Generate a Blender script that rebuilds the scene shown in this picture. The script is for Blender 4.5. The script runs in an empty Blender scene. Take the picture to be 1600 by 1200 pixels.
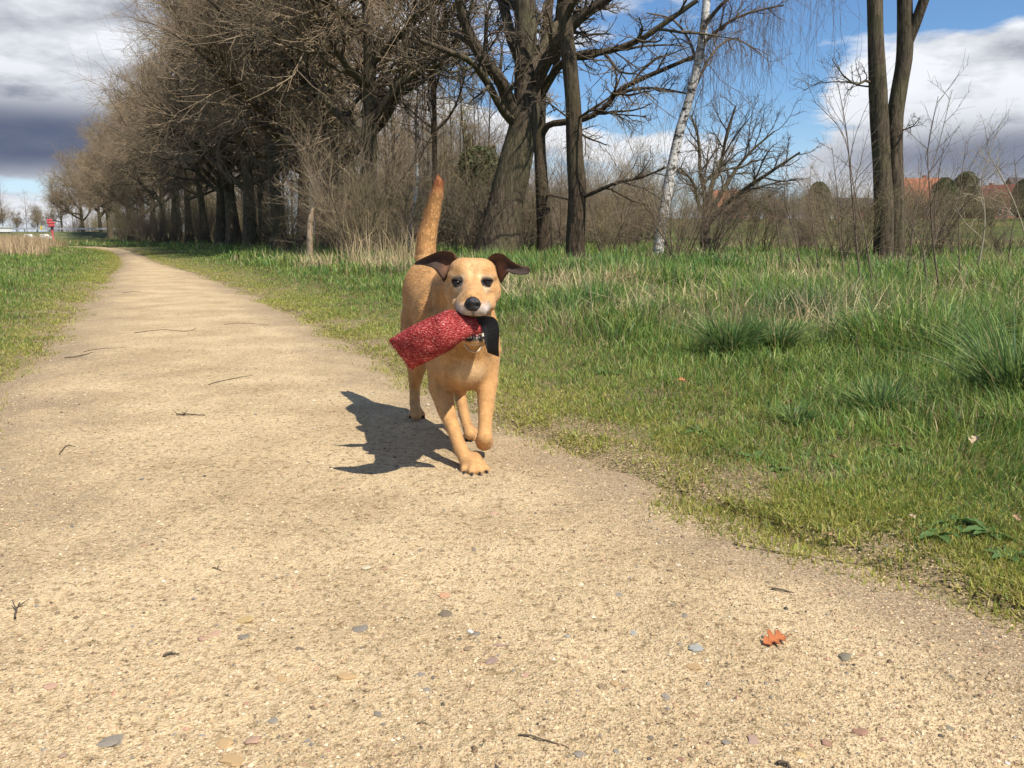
import bpy, math, random
import numpy as np
from mathutils import Vector

# ------------------------------------------------------------------ camera, sky, sun, exposure
scene = bpy.context.scene
COL = scene.collection
PITCH = math.radians(9.95); FPX = 1340.0; CAMH = 0.68
cam_d = bpy.data.cameras.new('camera'); cam = bpy.data.objects.new('camera', cam_d); COL.objects.link(cam)
cam.location = (0, 0, CAMH); cam.rotation_euler = (math.pi/2 - PITCH, 0, 0)
cam_d.sensor_width = 36.0; cam_d.lens = FPX/1600*36.0; cam_d.clip_start = 0.05; cam_d.clip_end = 6000
scene.camera = cam
scene.view_settings.view_transform = 'Standard'; scene.view_settings.look = 'None'
scene.view_settings.exposure = 0.44; scene.view_settings.gamma = 1.0

SUN_EL = math.radians(53); SUN_AZ = math.radians(135)      # azimuth clockwise from +Y
sunv = Vector((math.sin(SUN_AZ)*math.cos(SUN_EL), math.cos(SUN_AZ)*math.cos(SUN_EL), math.sin(SUN_EL)))
sun_d = bpy.data.lights.new('sun', 'SUN'); sun = bpy.data.objects.new('sun', sun_d); COL.objects.link(sun)
sun_d.energy = 5.0; sun_d.angle = math.radians(0.53); sun_d.color = (1.0, 0.94, 0.85)
sun.rotation_euler = sunv.to_track_quat('Z', 'Y').to_euler()

world = bpy.data.worlds.new('World'); scene.world = world; world.use_nodes = True
NT = world.node_tree; NT.nodes.clear()
def wn(t, **kw):
    n = NT.nodes.new(t)
    for k, v in kw.items(): setattr(n, k, v)
    return n
def wl(a, b): NT.links.new(a, b)
def wmath(op, a, b=None, c=None, clamp=False):
    n = wn('ShaderNodeMath', operation=op, use_clamp=clamp)
    for i, v in enumerate((a, b, c)):
        if v is None: continue
        if isinstance(v, (int, float)): n.inputs[i].default_value = v
        else: wl(v, n.inputs[i])
    return n.outputs[0]
def wmix(fac, a, b):
    n = wn('ShaderNodeMix', data_type='RGBA')
    for k, v in (('Factor', fac), ('A', a), ('B', b)):
        s = [i for i in n.inputs if i.name == k and (i.type == ('VALUE' if k == 'Factor' else 'RGBA'))][0]
        if isinstance(v, tuple): s.default_value = (*v, 1)
        elif isinstance(v, (int, float)): s.default_value = v
        else: wl(v, s)
    return [o for o in n.outputs if o.type == 'RGBA'][0]
tc = wn('ShaderNodeTexCoord'); sep = wn('ShaderNodeSeparateXYZ'); wl(tc.outputs['Generated'], sep.inputs[0])
X, Y, Z = sep.outputs
sky = wn('ShaderNodeTexSky', sky_type='NISHITA', sun_disc=False)
sky.sun_elevation = SUN_EL; sky.sun_rotation = SUN_AZ; sky.air_density = 1.0; sky.dust_density = 0.05; sky.ozone_density = 1.8
az = wmath('ARCTAN2', X, Y); el = wmath('ARCSINE', Z)
# cloud layer seen in perspective: divide by height
den = wmath('ADD', wmath('MAXIMUM', Z, 0.0), 0.26)
comb = wn('ShaderNodeCombineXYZ'); wl(wmath('DIVIDE', X, den), comb.inputs[0]); wl(wmath('DIVIDE', Y, den), comb.inputs[1])
wl(wmath('MULTIPLY', Z, 4.0), comb.inputs[2])
def wnoise(vec, scale, detail, rough=0.55, off=None):
    n = wn('ShaderNodeTexNoise', noise_dimensions='3D'); n.inputs['Scale'].default_value = scale
    n.inputs['Detail'].default_value = detail; n.inputs['Roughness'].default_value = rough
    if off:
        a = wn('ShaderNodeVectorMath', operation='ADD'); wl(vec, a.inputs[0]); a.inputs[1].default_value = off; vec = a.outputs[0]
    wl(vec, n.inputs['Vector']); return n.outputs['Fac']
n1 = wnoise(comb.outputs[0], 2.6, 9, 0.58)
n1b = wnoise(comb.outputs[0], 2.6, 5, 0.58, (0.0, 0.0, 0.22))
n2 = wnoise(comb.outputs[0], 1.7, 6, 0.55, (7.1, 3.3, 1.7))
def pix_ae(px, py):
    cx = (px-800)/FPX; cy = (600-py)/FPX
    d = Vector((cx, math.cos(PITCH)+cy*math.sin(PITCH), -math.sin(PITCH)+cy*math.cos(PITCH))).normalized()
    return math.atan2(d.x, d.y), math.asin(d.z)
def blob(px, py, rx, ry, amp):
    a0, e0 = pix_ae(px, py)
    u = wmath('MULTIPLY', wmath('SUBTRACT', az, a0), FPX/rx*0.97); v = wmath('MULTIPLY', wmath('SUBTRACT', el, e0), FPX/ry)
    r2 = wmath('ADD', wmath('MULTIPLY', u, u), wmath('MULTIPLY', v, v))
    return wmath('MULTIPLY', wmath('DIVIDE', 1.0, wmath('ADD', wmath('MULTIPLY', r2, r2), 1.0)), amp)
def total(lst, base):
    acc = base
    for b in lst: acc = wmath('ADD', acc, blob(*b))
    return acc
bias = total([(40,190,300,70,.50),(60,40,330,110,.40),(640,215,190,60,.22),(560,90,160,90,.16),(900,225,130,28,.14),
              (960,150,120,50,-.24),(1225,120,90,110,-.26),(760,130,70,40,-.2),(1530,150,190,95,.32),(1330,265,130,35,.16),
              (1440,5,170,32,-.22),(40,278,140,16,-.15),(1040,40,120,40,.06)], n1)
dens = wmath('SMOOTH_MIN', wmath('MAXIMUM', wmath('MULTIPLY', wmath('SUBTRACT', bias, 0.50), 8.0), 0.0), 1.0, 0.2)
shade_n = wmath('ADD', wmath('MULTIPLY', wmath('SUBTRACT', n2, 0.5), 0.9), wmath('MULTIPLY', wmath('SUBTRACT', n1b, n1), 1.3))
shade_n = wmath('MULTIPLY', wmath('ADD', shade_n, 0.12), 1.6)
base_dark = wmath('MULTIPLY', total([(20,218,330,52,1.0),(1580,245,230,42,.85)], wmath('MULTIPLY', wmath('SUBTRACT', n2, 0.5), 0.35)), 1.0)
shade = wmath('MAXIMUM', wmath('MINIMUM', wmath('MAXIMUM', shade_n, base_dark), 1.0), 0.0)
ccol = wmix(shade, (0.68, 0.70, 0.735), (0.085, 0.105, 0.165))
tint = wn('ShaderNodeVectorMath', operation='MULTIPLY'); wl(sky.outputs[0], tint.inputs[0]); tint.inputs[1].default_value = (0.70, 0.92, 1.15)
skyc = wn('ShaderNodeVectorMath', operation='SCALE'); wl(tint.outputs[0], skyc.inputs[0]); skyc.inputs['Scale'].default_value = 0.084
hz = wmath('MULTIPLY', wmath('POWER', wmath('SUBTRACT', 1.0, wmath('MULTIPLY', wmath('MAXIMUM', el, 0.0), 6.0), None, True), 2.0), 0.85)
clear = wmix(hz, skyc.outputs[0], (0.50, 0.56, 0.68))
fin = wmix(dens, clear, ccol)
bg = wn('ShaderNodeBackground'); wl(fin, bg.inputs['Color']); bg.inputs['Strength'].default_value = 1.0
wo = wn('ShaderNodeOutputWorld'); wl(bg.outputs[0], wo.inputs['Surface'])

# ------------------------------------------------------------------ helpers
rng = np.random.default_rng(7)
random.seed(7)
def ray(px, py):
    cx = (px-800)/FPX; cy = (600-py)/FPX
    return np.array([cx, math.cos(PITCH)+cy*math.sin(PITCH), -math.sin(PITCH)+cy*math.cos(PITCH)])
def P(px, py, Yd):
    d = ray(px, py); return np.array([0, 0, CAMH]) + d*(Yd/d[1])
def G(px, py, z=0.0):
    d = ray(px, py); return np.array([0, 0, CAMH]) + d*((z-CAMH)/d[2])
_tab = np.random.default_rng(99).random((256, 256)).astype(np.float64)
def vn(x, y, s=0):
    x = np.asarray(x, float)+s*17.3; y = np.asarray(y, float)+s*9.7
    xi = np.floor(x).astype(int); yi = np.floor(y).astype(int); fx = x-xi; fy = y-yi
    fx = fx*fx*(3-2*fx); fy = fy*fy*(3-2*fy)
    a = _tab[xi & 255, yi & 255]; b = _tab[(xi+1) & 255, yi & 255]; c = _tab[xi & 255, (yi+1) & 255]; d = _tab[(xi+1) & 255, (yi+1) & 255]
    return (a*(1-fx)+b*fx)*(1-fy)+(c*(1-fx)+d*fx)*fy
def fbm(x, y, o=4, s=0):
    t = 0; a = .5
    for i in range(o):
        t = t+a*vn(np.asarray(x)*2**i, np.asarray(y)*2**i, s+i*3); a *= .5
    return t
def nrm(v): return v/np.maximum(np.linalg.norm(v, axis=-1, keepdims=True), 1e-9)

def make_mesh(name, V, tris=None, quads=None, col=None, smooth=False):
    me = bpy.data.meshes.new(name)
    V = np.ascontiguousarray(V, dtype=np.float32).reshape(-1, 3)
    nt = 0 if tris is None else len(tris); nq = 0 if quads is None else len(quads)
    idx = []
    if nt: idx.append(np.asarray(tris, np.int32).ravel())
    if nq: idx.append(np.asarray(quads, np.int32).ravel())
    idx = np.concatenate(idx)
    me.vertices.add(len(V)); me.vertices.foreach_set('co', V.ravel())
    me.loops.add(len(idx)); me.loops.foreach_set('vertex_index', idx)
    me.polygons.add(nt+nq)
    st = np.concatenate([np.arange(nt)*3, nt*3+np.arange(nq)*4]).astype(np.int32)
    me.polygons.foreach_set('loop_start', st)
    me.polygons.foreach_set('use_smooth', np.full(nt+nq, bool(smooth)))
    me.update(calc_edges=True)
    if col is not None:
        c = np.ones((len(V), 4), np.float32); c[:, :3] = col
        at = me.color_attributes.new('Col', 'FLOAT_COLOR', 'POINT'); at.data.foreach_set('color', c.ravel())
    return me
def link(name, me, mat=None, parent=None, loc=None):
    o = bpy.data.objects.new(name, me); COL.objects.link(o)
    if mat is not None and me is not None and len(me.materials) == 0: me.materials.append(mat)
    if parent is not None: o.parent = parent
    if loc is not None: o.location = loc
    return o
def tag(o, label=None, cat=None, group=None, kind=None):
    if label: o['label'] = label
    if cat: o['category'] = cat
    if group: o['group'] = group
    if kind: o['kind'] = kind
    return o
def empty(name, loc=(0, 0, 0)):
    o = bpy.data.objects.new(name, None); COL.objects.link(o); o.location = loc; o.empty_display_size = .1; return o
class MB:
    def __init__(s): s.V = []; s.T = []; s.Q = []; s.n = 0; s.C = []
    def add(s, V, tris=None, quads=None, col=None):
        V = np.asarray(V, float).reshape(-1, 3)
        if tris is not None and len(tris): s.T.append(np.asarray(tris).reshape(-1, 3)+s.n)
        if quads is not None and len(quads): s.Q.append(np.asarray(quads).reshape(-1, 4)+s.n)
        s.V.append(V); s.n += len(V)
        s.C.append(np.broadcast_to(np.array(col if col is not None else (1, 1, 1), float), (len(V), 3)))
    def mesh(s, name, smooth=False, col=False):
        return make_mesh(name, np.concatenate(s.V), np.concatenate(s.T) if s.T else None, np.concatenate(s.Q) if s.Q else None,
                         np.concatenate(s.C) if col else None, smooth)
    def box(s, x0, x1, y0, y1, z0, z1, col=None):
        V = [(x, y, z) for z in (z0, z1) for y in (y0, y1) for x in (x0, x1)]
        s.add(V, None, [(0,2,3,1),(4,5,7,6),(0,1,5,4),(2,6,7,3),(0,4,6,2),(1,3,7,5)], col)
def tubes(pts, rad, sides, cap=True):
    """pts N,P,3 ; rad N,P -> V, quads, tris"""
    pts = np.asarray(pts, float); rad = np.asarray(rad, float)
    N, Pn = pts.shape[:2]
    T = np.gradient(pts, axis=1); T = nrm(T)
    mean = nrm(pts[:, -1]-pts[:, 0])
    ref = np.where(np.abs(mean[:, 2:3]) < .8, np.array([[0, 0, 1.]]), np.array([[1., 0, 0]]))
    ref = np.repeat(ref[:, None], Pn, 1)
    a = nrm(ref-(ref*T).sum(-1, keepdims=True)*T); b = np.cross(T, a)
    th = np.arange(sides)*2*math.pi/sides
    V = pts[:, :, None]+rad[:, :, None, None]*(np.cos(th)[None, None, :, None]*a[:, :, None]+np.sin(th)[None, None, :, None]*b[:, :, None])
    base = (np.arange(N)*Pn*sides)[:, None, None]+(np.arange(Pn-1)*sides)[None, :, None]
    k = np.arange(sides)[None, None]; k2 = (np.arange(sides)+1) % sides
    q = np.stack([base+k, base+k2, base+sides+k2, base+sides+k], -1).reshape(-1, 4)
    return V.reshape(-1, 3), q
def resample(pl, n):
    pl = np.asarray(pl, float); m = len(pl)
    if m > 2:      # catmull-rom
        e = np.vstack([2*pl[0]-pl[1], pl, 2*pl[-1]-pl[-2]]); out = []
        for t in np.linspace(0, m-1-1e-6, n):
            i = int(t); f = t-i; p0, p1, p2, p3 = e[i], e[i+1], e[i+2], e[i+3]
            out.append(.5*((2*p1)+(-p0+p2)*f+(2*p0-5*p1+4*p2-p3)*f*f+(-p0+3*p1-3*p2+p3)*f**3))
        return np.array(out)
    return pl[0]+(pl[1]-pl[0])*np.linspace(0, 1, n)[:, None]
def lathe_blob(c, r, ns=10, nr=6):
    """ellipsoid mesh"""
    V = [(0, 0, -1)]; 
    for i in range(1, nr):
        ph = -math.pi/2+math.pi*i/nr
        for k in range(ns): V.append((math.cos(ph)*math.cos(2*math.pi*k/ns), math.cos(ph)*math.sin(2*math.pi*k/ns), math.sin(ph)))
    V.append((0, 0, 1)); V = np.array(V); T = []; Q = []
    for k in range(ns):
        T.append((0, 1+(k+1) % ns, 1+k)); last = 1+(nr-2)*ns; T.append((len(V)-1, last+k, last+(k+1) % ns))
        for i in range(nr-2): a = 1+i*ns; Q.append((a+k, a+(k+1) % ns, a+ns+(k+1) % ns, a+ns+k))
    return V*np.array(r)+np.array(c), T, Q

# ------------------------------------------------------------------ materials
def new_mat(name):
    m = bpy.data.materials.new(name); m.use_nodes = True; nt = m.node_tree
    b = nt.nodes['Principled BSDF']; return m, nt, b
def nd(nt, t, **kw):
    n = nt.nodes.new(t)
    for k, v in kw.items():
        if k in n.inputs: n.inputs[k].default_value = v
        else: setattr(n, k, v)
    return n
def simple(name, col, rough=.7, var=.25, scale=8, bump=0., bscale=40, attr=False, spec=.3, metal=0., transl=0., stretch=None, sheen=0.):
    """principled with noise colour variation and bump; attr -> multiplies vertex colour 'Col'"""
    m, nt, b = new_mat(name)
    b.inputs['Roughness'].default_value = rough; b.inputs['Specular IOR Level'].default_value = spec; b.inputs['Metallic'].default_value = metal
    if sheen: b.inputs['Sheen Weight'].default_value = sheen
    tc = nd(nt, 'ShaderNodeTexCoord'); vec = tc.outputs['Object']
    if stretch:
        mp = nd(nt, 'ShaderNodeMapping'); mp.inputs['Scale'].default_value = stretch; nt.links.new(vec, mp.inputs['Vector']); vec = mp.outputs[0]
    n = nd(nt, 'ShaderNodeTexNoise', Scale=scale, Detail=5.0); nt.links.new(vec, n.inputs['Vector'])
    mr = nd(nt, 'ShaderNodeMapRange'); mr.inputs['From Min'].default_value = .3; mr.inputs['From Max'].default_value = .7
    mr.inputs['To Min'].default_value = 1-var; mr.inputs['To Max'].default_value = 1+var; nt.links.new(n.outputs['Fac'], mr.inputs['Value'])
    sc = nd(nt, 'ShaderNodeVectorMath', operation='SCALE'); nt.links.new(mr.outputs[0], sc.inputs['Scale'])
    if attr:
        at = nd(nt, 'ShaderNodeAttribute', attribute_name='Col'); nt.links.new(at.outputs['Color'], sc.inputs[0])
    else: sc.inputs[0].default_value = col
    nt.links.new(sc.outputs[0], b.inputs['Base Color'])
    if bump:
        n2 = nd(nt, 'ShaderNodeTexNoise', Scale=bscale, Detail=4.0); nt.links.new(vec, n2.inputs['Vector'])
        bp = nd(nt, 'ShaderNodeBump', Strength=bump, Distance=.01); nt.links.new(n2.outputs['Fac'], bp.inputs['Height']); nt.links.new(bp.outputs[0], b.inputs['Normal'])
    if transl:
        tr = nd(nt, 'ShaderNodeBsdfTranslucent'); nt.links.new(sc.outputs[0], tr.inputs['Color'])
        mx = nd(nt, 'ShaderNodeMixShader'); mx.inputs[0].default_value = transl
        nt.links.new(b.outputs[0], mx.inputs[1]); nt.links.new(tr.outputs[0], mx.inputs[2]); nt.links.new(mx.outputs[0], nt.nodes['Material Output'].inputs['Surface'])
    return m
def bark_mat(name, c1, c2, c3, vs=1.0, bump=.9):
    m, nt, b = new_mat(name); b.inputs['Roughness'].default_value = .9; b.inputs['Specular IOR Level'].default_value = .15
    tc = nd(nt, 'ShaderNodeTexCoord'); mp = nd(nt, 'ShaderNodeMapping'); mp.inputs['Scale'].default_value = (14*vs, 14*vs, 2.6*vs)
    nt.links.new(tc.outputs['Object'], mp.inputs['Vector'])
    n = nd(nt, 'ShaderNodeTexNoise', Scale=1.3, Detail=6.0, Roughness=.65, Distortion=.6); nt.links.new(mp.outputs[0], n.inputs['Vector'])
    big = nd(nt, 'ShaderNodeTexNoise', Scale=1.1, Detail=3.0); nt.links.new(tc.outputs['Object'], big.inputs['Vector'])
    r = nd(nt, 'ShaderNodeValToRGB'); r.color_ramp.elements[0].position = .33; r.color_ramp.elements[1].position = .68
    r.color_ramp.elements[0].color = (*c1, 1); r.color_ramp.elements[1].color = (*c2, 1); nt.links.new(n.outputs['Fac'], r.inputs[0])
    mr = nd(nt, 'ShaderNodeMapRange'); mr.inputs['From Min'].default_value = .45; mr.inputs['From Max'].default_value = .68; nt.links.new(big.outputs['Fac'], mr.inputs['Value'])
    mx = nd(nt, 'ShaderNodeMix', data_type='RGBA'); nt.links.new(mr.outputs[0], mx.inputs[0]); nt.links.new(r.outputs[0], mx.inputs[6]); mx.inputs[7].default_value = (*c3, 1)
    ml = nd(nt, 'ShaderNodeMath', operation='MULTIPLY'); ml.inputs[1].default_value = .55; nt.links.new(mr.outputs[0], ml.inputs[0]); nt.links.new(ml.outputs[0], mx.inputs[0])
    nt.links.new(mx.outputs[2], b.inputs['Base Color'])
    bp = nd(nt, 'ShaderNodeBump', Strength=bump, Distance=.07); nt.links.new(n.outputs['Fac'], bp.inputs['Height']); nt.links.new(bp.outputs[0], b.inputs['Normal'])
    return m
M = {}
M['bark'] = bark_mat('oak_bark', (.026,.020,.014), (.16,.122,.08), (.125,.12,.055))
M['bark_red'] = bark_mat('brown_bark', (.020,.015,.010), (.135,.096,.062), (.10,.088,.042), 1.3)
M['twig'] = simple('twig_bark', (.235,.175,.108), .85, .3, .6)
M['twig_dark'] = simple('dark_twig_bark', (.10,.075,.05), .85, .3, .8)
M['twig_olive'] = simple('olive_twig_bark', (.21,.172,.085), .85, .3, .8)
M['twig_red'] = simple('purple_brown_twig_bark', (.155,.112,.078), .85, .3, .8)
M['grass'] = simple('grass_blade', (1,1,1), .5, .12, 3, attr=True, spec=.4, transl=.38)
M['dry'] = simple('dry_grass_blade', (1,1,1), .75, .15, 3, attr=True, spec=.2, transl=.2)
M['attr'] = simple('stone_grain', (1,1,1), .8, .15, 60, attr=True, spec=.25)
M['leaf_dead'] = simple('dead_leaf', (1,1,1), .65, .3, 90, bump=.3, bscale=150, attr=True, transl=.15)
M['weed'] = simple('weed_leaf', (.085,.155,.035), .5, .25, 40, bump=.3, bscale=90, spec=.4, transl=.2)
M['needle'] = simple('evergreen_needle', (.028,.05,.018), .7, .4, 1.5, transl=.1)
M['ivy'] = simple('evergreen_leaf', (.075,.092,.035), .6, .45, 1.2, transl=.1)
M['white'] = simple('white_paint', (.75,.74,.70), .5, .08, 2)
M['dark'] = simple('dark_glass', (.03,.035,.04), .2, .1, 2, spec=.5)
M['brick'] = simple('red_brick', (.30,.13,.08), .85, .25, 3)
M['tile'] = simple('orange_roof_tile', (.33,.125,.065), .8, .25, 2)
M['tile_dark'] = simple('dark_red_roof_tile', (.22,.06,.045), .8, .25, 2)
M['slate'] = simple('dark_roof', (.07,.06,.06), .8, .25, 2)
M['signred'] = simple('faded_red_paint', (.55,.09,.10), .5, .1, 8)
M['yellow'] = simple('yellow_paint', (.75,.55,.04), .5, .1, 8)
M['metal'] = simple('grey_metal', (.45,.45,.45), .45, .1, 8, metal=.3)
# ------------------------------------------------------------------ ground and path
R_PIX = [(1600,962),(1450,905),(1300,850),(1100,782),(900,705),(780,655),(640,590),(540,530),(400,462),(305,426),(245,410),(218,396),(200,390),(160,386)]
L_PIX = [(0,590),(60,560),(115,492),(140,462),(170,432),(190,412),(186,400),(172,392),(140,387)]
Rg = np.array([G(*p)[:2] for p in R_PIX]); Lg = np.array([G(*p)[:2] for p in L_PIX])
Rg = np.vstack([[[1.75, -0.2]], Rg, [[-26.0, 46.0]], [[-90, 110]]]); Lg = np.vstack([[[-0.55, -0.2]], Lg, [[-30.0, 47.0]], [[-95, 110]]])
def xr(y): return np.interp(y, Rg[:, 1], Rg[:, 0])
def xl(y): return np.interp(y, Lg[:, 1], Lg[:, 0])
def edge_dist(x, y):
    """distance outside the path edge (negative inside), measured across the path; left and right"""
    k = .86
    return (x-xr(y))*k, (xl(y)-x)*k
def hgt(x, y):
    x = np.asarray(x, float); y = np.asarray(y, float)
    r = np.clip((y-45)/110, 0, 1); right = np.clip((x/np.maximum(y, 1)+.05)/.2, 0, 1)
    h = 3.2*r*r*(3-2*r)*right
    dR, dL = edge_dist(x, y); out = np.maximum(dR, dL)
    h = h+.05*np.clip(out/.8, 0, 1)*np.exp(-np.maximum(y-20, 0)/30)+(.05*(fbm(x*1.3, y*1.3, 3, 5)-.45))*np.clip(out/.6, 0, 1)
    return h
def spaced(stops):
    out = [stops[0][0]]
    for (a, s0), (b, s1) in zip(stops[:-1], stops[1:]):
        v = a
        while v < b-1e-6:
            t = (v-a)/(b-a); v = min(b, v+s0*(1-t)+s1*t); out.append(v)
    return np.array(out)
ys = spaced([(-8, .6), (0, .15), (6, .15), (20, .5), (60, 3), (300, 25), (3000, 300)])
xp = spaced([(0, .15), (5, .15), (20, .6), (80, 5), (400, 40), (2500, 300)]); xs = np.concatenate([-xp[:0:-1], xp])
XX, YY = np.meshgrid(xs, ys); ZZ = hgt(XX, YY)
dR, dL = edge_dist(XX, YY); out = np.maximum(dR, dL)
ZZ = ZZ-.055*np.clip((.04-out)/.10, 0, 1)           # the bed under the path lies lower
V = np.stack([XX, YY, ZZ], -1).reshape(-1, 3); ny, nx = XX.shape
i = (np.arange(ny-1)[:, None]*nx+np.arange(nx-1)[None]).ravel(); q = np.stack([i, i+1, i+nx+1, i+nx], -1)
near = np.clip(1-out.ravel()/1.6, 0, 1)
m, nt, b = new_mat('meadow_soil'); b.inputs['Roughness'].default_value = .95; b.inputs['Specular IOR Level'].default_value = .1
at = nd(nt, 'ShaderNodeAttribute', attribute_name='Col'); tcn = nd(nt, 'ShaderNodeTexCoord')
a1 = nd(nt, 'ShaderNodeTexNoise', Scale=5.0, Detail=7.0, Roughness=.65); nt.links.new(tcn.outputs['Object'], a1.inputs['Vector'])
a3 = nd(nt, 'ShaderNodeTexNoise', Scale=110.0, Detail=4.0, Roughness=.7); nt.links.new(tcn.outputs['Object'], a3.inputs['Vector'])
a2 = nd(nt, 'ShaderNodeTexNoise', Scale=.12, Detail=4.0); nt.links.new(tcn.outputs['Object'], a2.inputs['Vector'])
r1 = nd(nt, 'ShaderNodeValToRGB'); e = r1.color_ramp.elements; e[0].position = .38; e[0].color = (.06,.045,.022,1); e[1].position = .62; e[1].color = (.12,.125,.03,1)
nt.links.new(a1.outputs['Fac'], r1.inputs[0])
r2 = nd(nt, 'ShaderNodeValToRGB'); e = r2.color_ramp.elements; e[0].position = .4; e[0].color = (.06,.10,.022,1); e[1].position = .66; e[1].color = (.15,.13,.05,1)
nt.links.new(a2.outputs['Fac'], r2.inputs[0])
sp = nd(nt, 'ShaderNodeSeparateColor'); nt.links.new(at.outputs['Color'], sp.inputs[0])
mxa = nd(nt, 'ShaderNodeMix', data_type='RGBA'); nt.links.new(sp.outputs[1], mxa.inputs[0]); nt.links.new(r1.outputs[0], mxa.inputs[6]); nt.links.new(r2.outputs[0], mxa.inputs[7])
mxb = nd(nt, 'ShaderNodeMix', data_type='RGBA'); nt.links.new(mxa.outputs[2], mxb.inputs[6]); mxb.inputs[7].default_value = (.36,.27,.16,1)
ad = nd(nt, 'ShaderNodeMath', operation='MULTIPLY_ADD', use_clamp=True); nt.links.new(a1.outputs['Fac'], ad.inputs[0]); ad.inputs[1].default_value = -1.6; 
ad2 = nd(nt, 'ShaderNodeMath', operation='ADD'); nt.links.new(sp.outputs[0], ad2.inputs[0]); ad2.inputs[1].default_value = .55; nt.links.new(ad2.outputs[0], ad.inputs[2])
nt.links.new(ad.outputs[0], mxb.inputs[0])
r3 = nd(nt, 'ShaderNodeValToRGB'); e = r3.color_ramp.elements; e[0].position = .36; e[0].color = (.35,.33,.30,1); e[1].position = .66; e[1].color = (1.5,1.5,1.45,1); nt.links.new(a3.outputs['Fac'], r3.inputs[0])
mxc = nd(nt, 'ShaderNodeMix', data_type='RGBA', blend_type='MULTIPLY'); mxc.inputs[0].default_value = 1; nt.links.new(mxb.outputs[2], mxc.inputs[6]); nt.links.new(r3.outputs[0], mxc.inputs[7]); nt.links.new(mxc.outputs[2], b.inputs['Base Color'])
bp = nd(nt, 'ShaderNodeBump', Strength=.8, Distance=.03); nt.links.new(a1.outputs['Fac'], bp.inputs['Height'])
bq = nd(nt, 'ShaderNodeBump', Strength=.9, Distance=.008); nt.links.new(a3.outputs['Fac'], bq.inputs['Height']); nt.links.new(bp.outputs[0], bq.inputs['Normal']); nt.links.new(bq.outputs[0], b.inputs['Normal'])
far = np.clip((YY.ravel()-14)/12, 0, 1)
ground = link('ground', make_mesh('ground', V, None, q, np.stack([near, far, near*0], -1), True), m); ground['kind'] = 'structure'

# path sheet: dips under the ground at its ragged edges
py_ = spaced([(-.3, .06), (.7, .012), (4.2, .02), (9, .10), (20, .35), (44, 1.0), (100, 4)])
tt = np.linspace(-.16, 1.16, 190)
PY, TT = np.meshgrid(py_, tt, indexing='ij')
XL, XR_ = xl(PY), xr(PY); Wd = XR_-XL
PX = XL+TT*Wd
ed = np.minimum(TT, 1-TT)*Wd*.86
rag = (fbm(PX*3.1, PY*3.1, 4, 2)-.47)*.55
def path_relief(x, y):
    return .030*(fbm(x*1.1, y*1.1, 3, 11)-.45)+.012*(fbm(x*6, y*6, 3, 4)-.45)+.007*(fbm(x*32, y*32, 3, 8)-.45)
prof = np.clip((ed+rag*.45)/.22, -1, 1)
PZ = -.019+.022*prof+path_relief(PX, PY)*np.clip(ed/.2+.3, .1, 1)
PZ = np.where(PY > 12, PZ+.02*prof, PZ)
V = np.stack([PX, PY, PZ], -1).reshape(-1, 3); ny, nx = PX.shape
i = (np.arange(ny-1)[:, None]*nx+np.arange(nx-1)[None]).ravel(); q = np.stack([i, i+1, i+nx+1, i+nx], -1)
dirt = np.clip(1-(ed+rag*.8-.02)/.42, 0, 1)
leftdirt = np.clip(1.0-(TT*Wd*.86+rag*1.6)/.62, 0, 1)*.85
dirt = np.maximum(dirt, leftdirt)
m, nt, b = new_mat('sandy_gravel'); b.inputs['Roughness'].default_value = .92; b.inputs['Specular IOR Level'].default_value = .15
at = nd(nt, 'ShaderNodeAttribute', attribute_name='Col'); tcn = nd(nt, 'ShaderNodeTexCoord'); sp = nd(nt, 'ShaderNodeSeparateColor'); nt.links.new(at.outputs['Color'], sp.inputs[0])
def tnoise(scale, det=4., rough=.6):
    n = nd(nt, 'ShaderNodeTexNoise', Scale=scale, Detail=det, Roughness=rough); nt.links.new(tcn.outputs['Object'], n.inputs['Vector']); return n.outputs['Fac']
def ramp(src, stops):
    r = nd(nt, 'ShaderNodeValToRGB'); e = r.color_ramp.elements
    while len(e) < len(stops): e.new(.5)
    for el_, (p, c) in zip(e, stops): el_.position = p; el_.color = (*c, 1)
    nt.links.new(src, r.inputs[0]); return r.outputs[0]
def mix(f, a, c, blend='MIX'):
    n = nd(nt, 'ShaderNodeMix', data_type='RGBA', blend_type=blend)
    for s, v in ((0, f), (6, a), (7, c)):
        if isinstance(v, (int, float)): n.inputs[s].default_value = v
        elif isinstance(v, tuple): n.inputs[s].default_value = (*v, 1)
        else: nt.links.new(v, n.inputs[s])
    return n.outputs[2]
g1 = tnoise(150., 3., .7); g2 = tnoise(60., 4., .65); g3 = tnoise(2.2, 5.); g4 = tnoise(14., 5., .6)
sand = ramp(g1, [(.30, (.26,.18,.10)), (.43, (.47,.355,.205)), (.60, (.575,.45,.275)), (.75, (.67,.57,.40))])
sand = mix(1.0, sand, ramp(g2, [(.33, (.50,.46,.40)), (.48, (1,1,1)), (.7, (1.08,1.06,1.02))]), 'MULTIPLY')
sand = mix(1.0, sand, ramp(g3, [(.33, (.78,.75,.71)), (.60, (1.08,1.07,1.05))]), 'MULTIPLY')
soil = ramp(g1, [(.32, (.15,.10,.055)), (.52, (.34,.25,.15)), (.72, (.52,.42,.28))])
dfac = nd(nt, 'ShaderNodeMath', operation='MULTIPLY_ADD', use_clamp=True); nt.links.new(g4, dfac.inputs[0]); dfac.inputs[1].default_value = 1.2
sb = nd(nt, 'ShaderNodeMath', operation='MULTIPLY_ADD'); nt.links.new(sp.outputs[0], sb.inputs[0]); sb.inputs[1].default_value = 1.35; sb.inputs[2].default_value = -.78; nt.links.new(sb.outputs[0], dfac.inputs[2])
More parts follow.
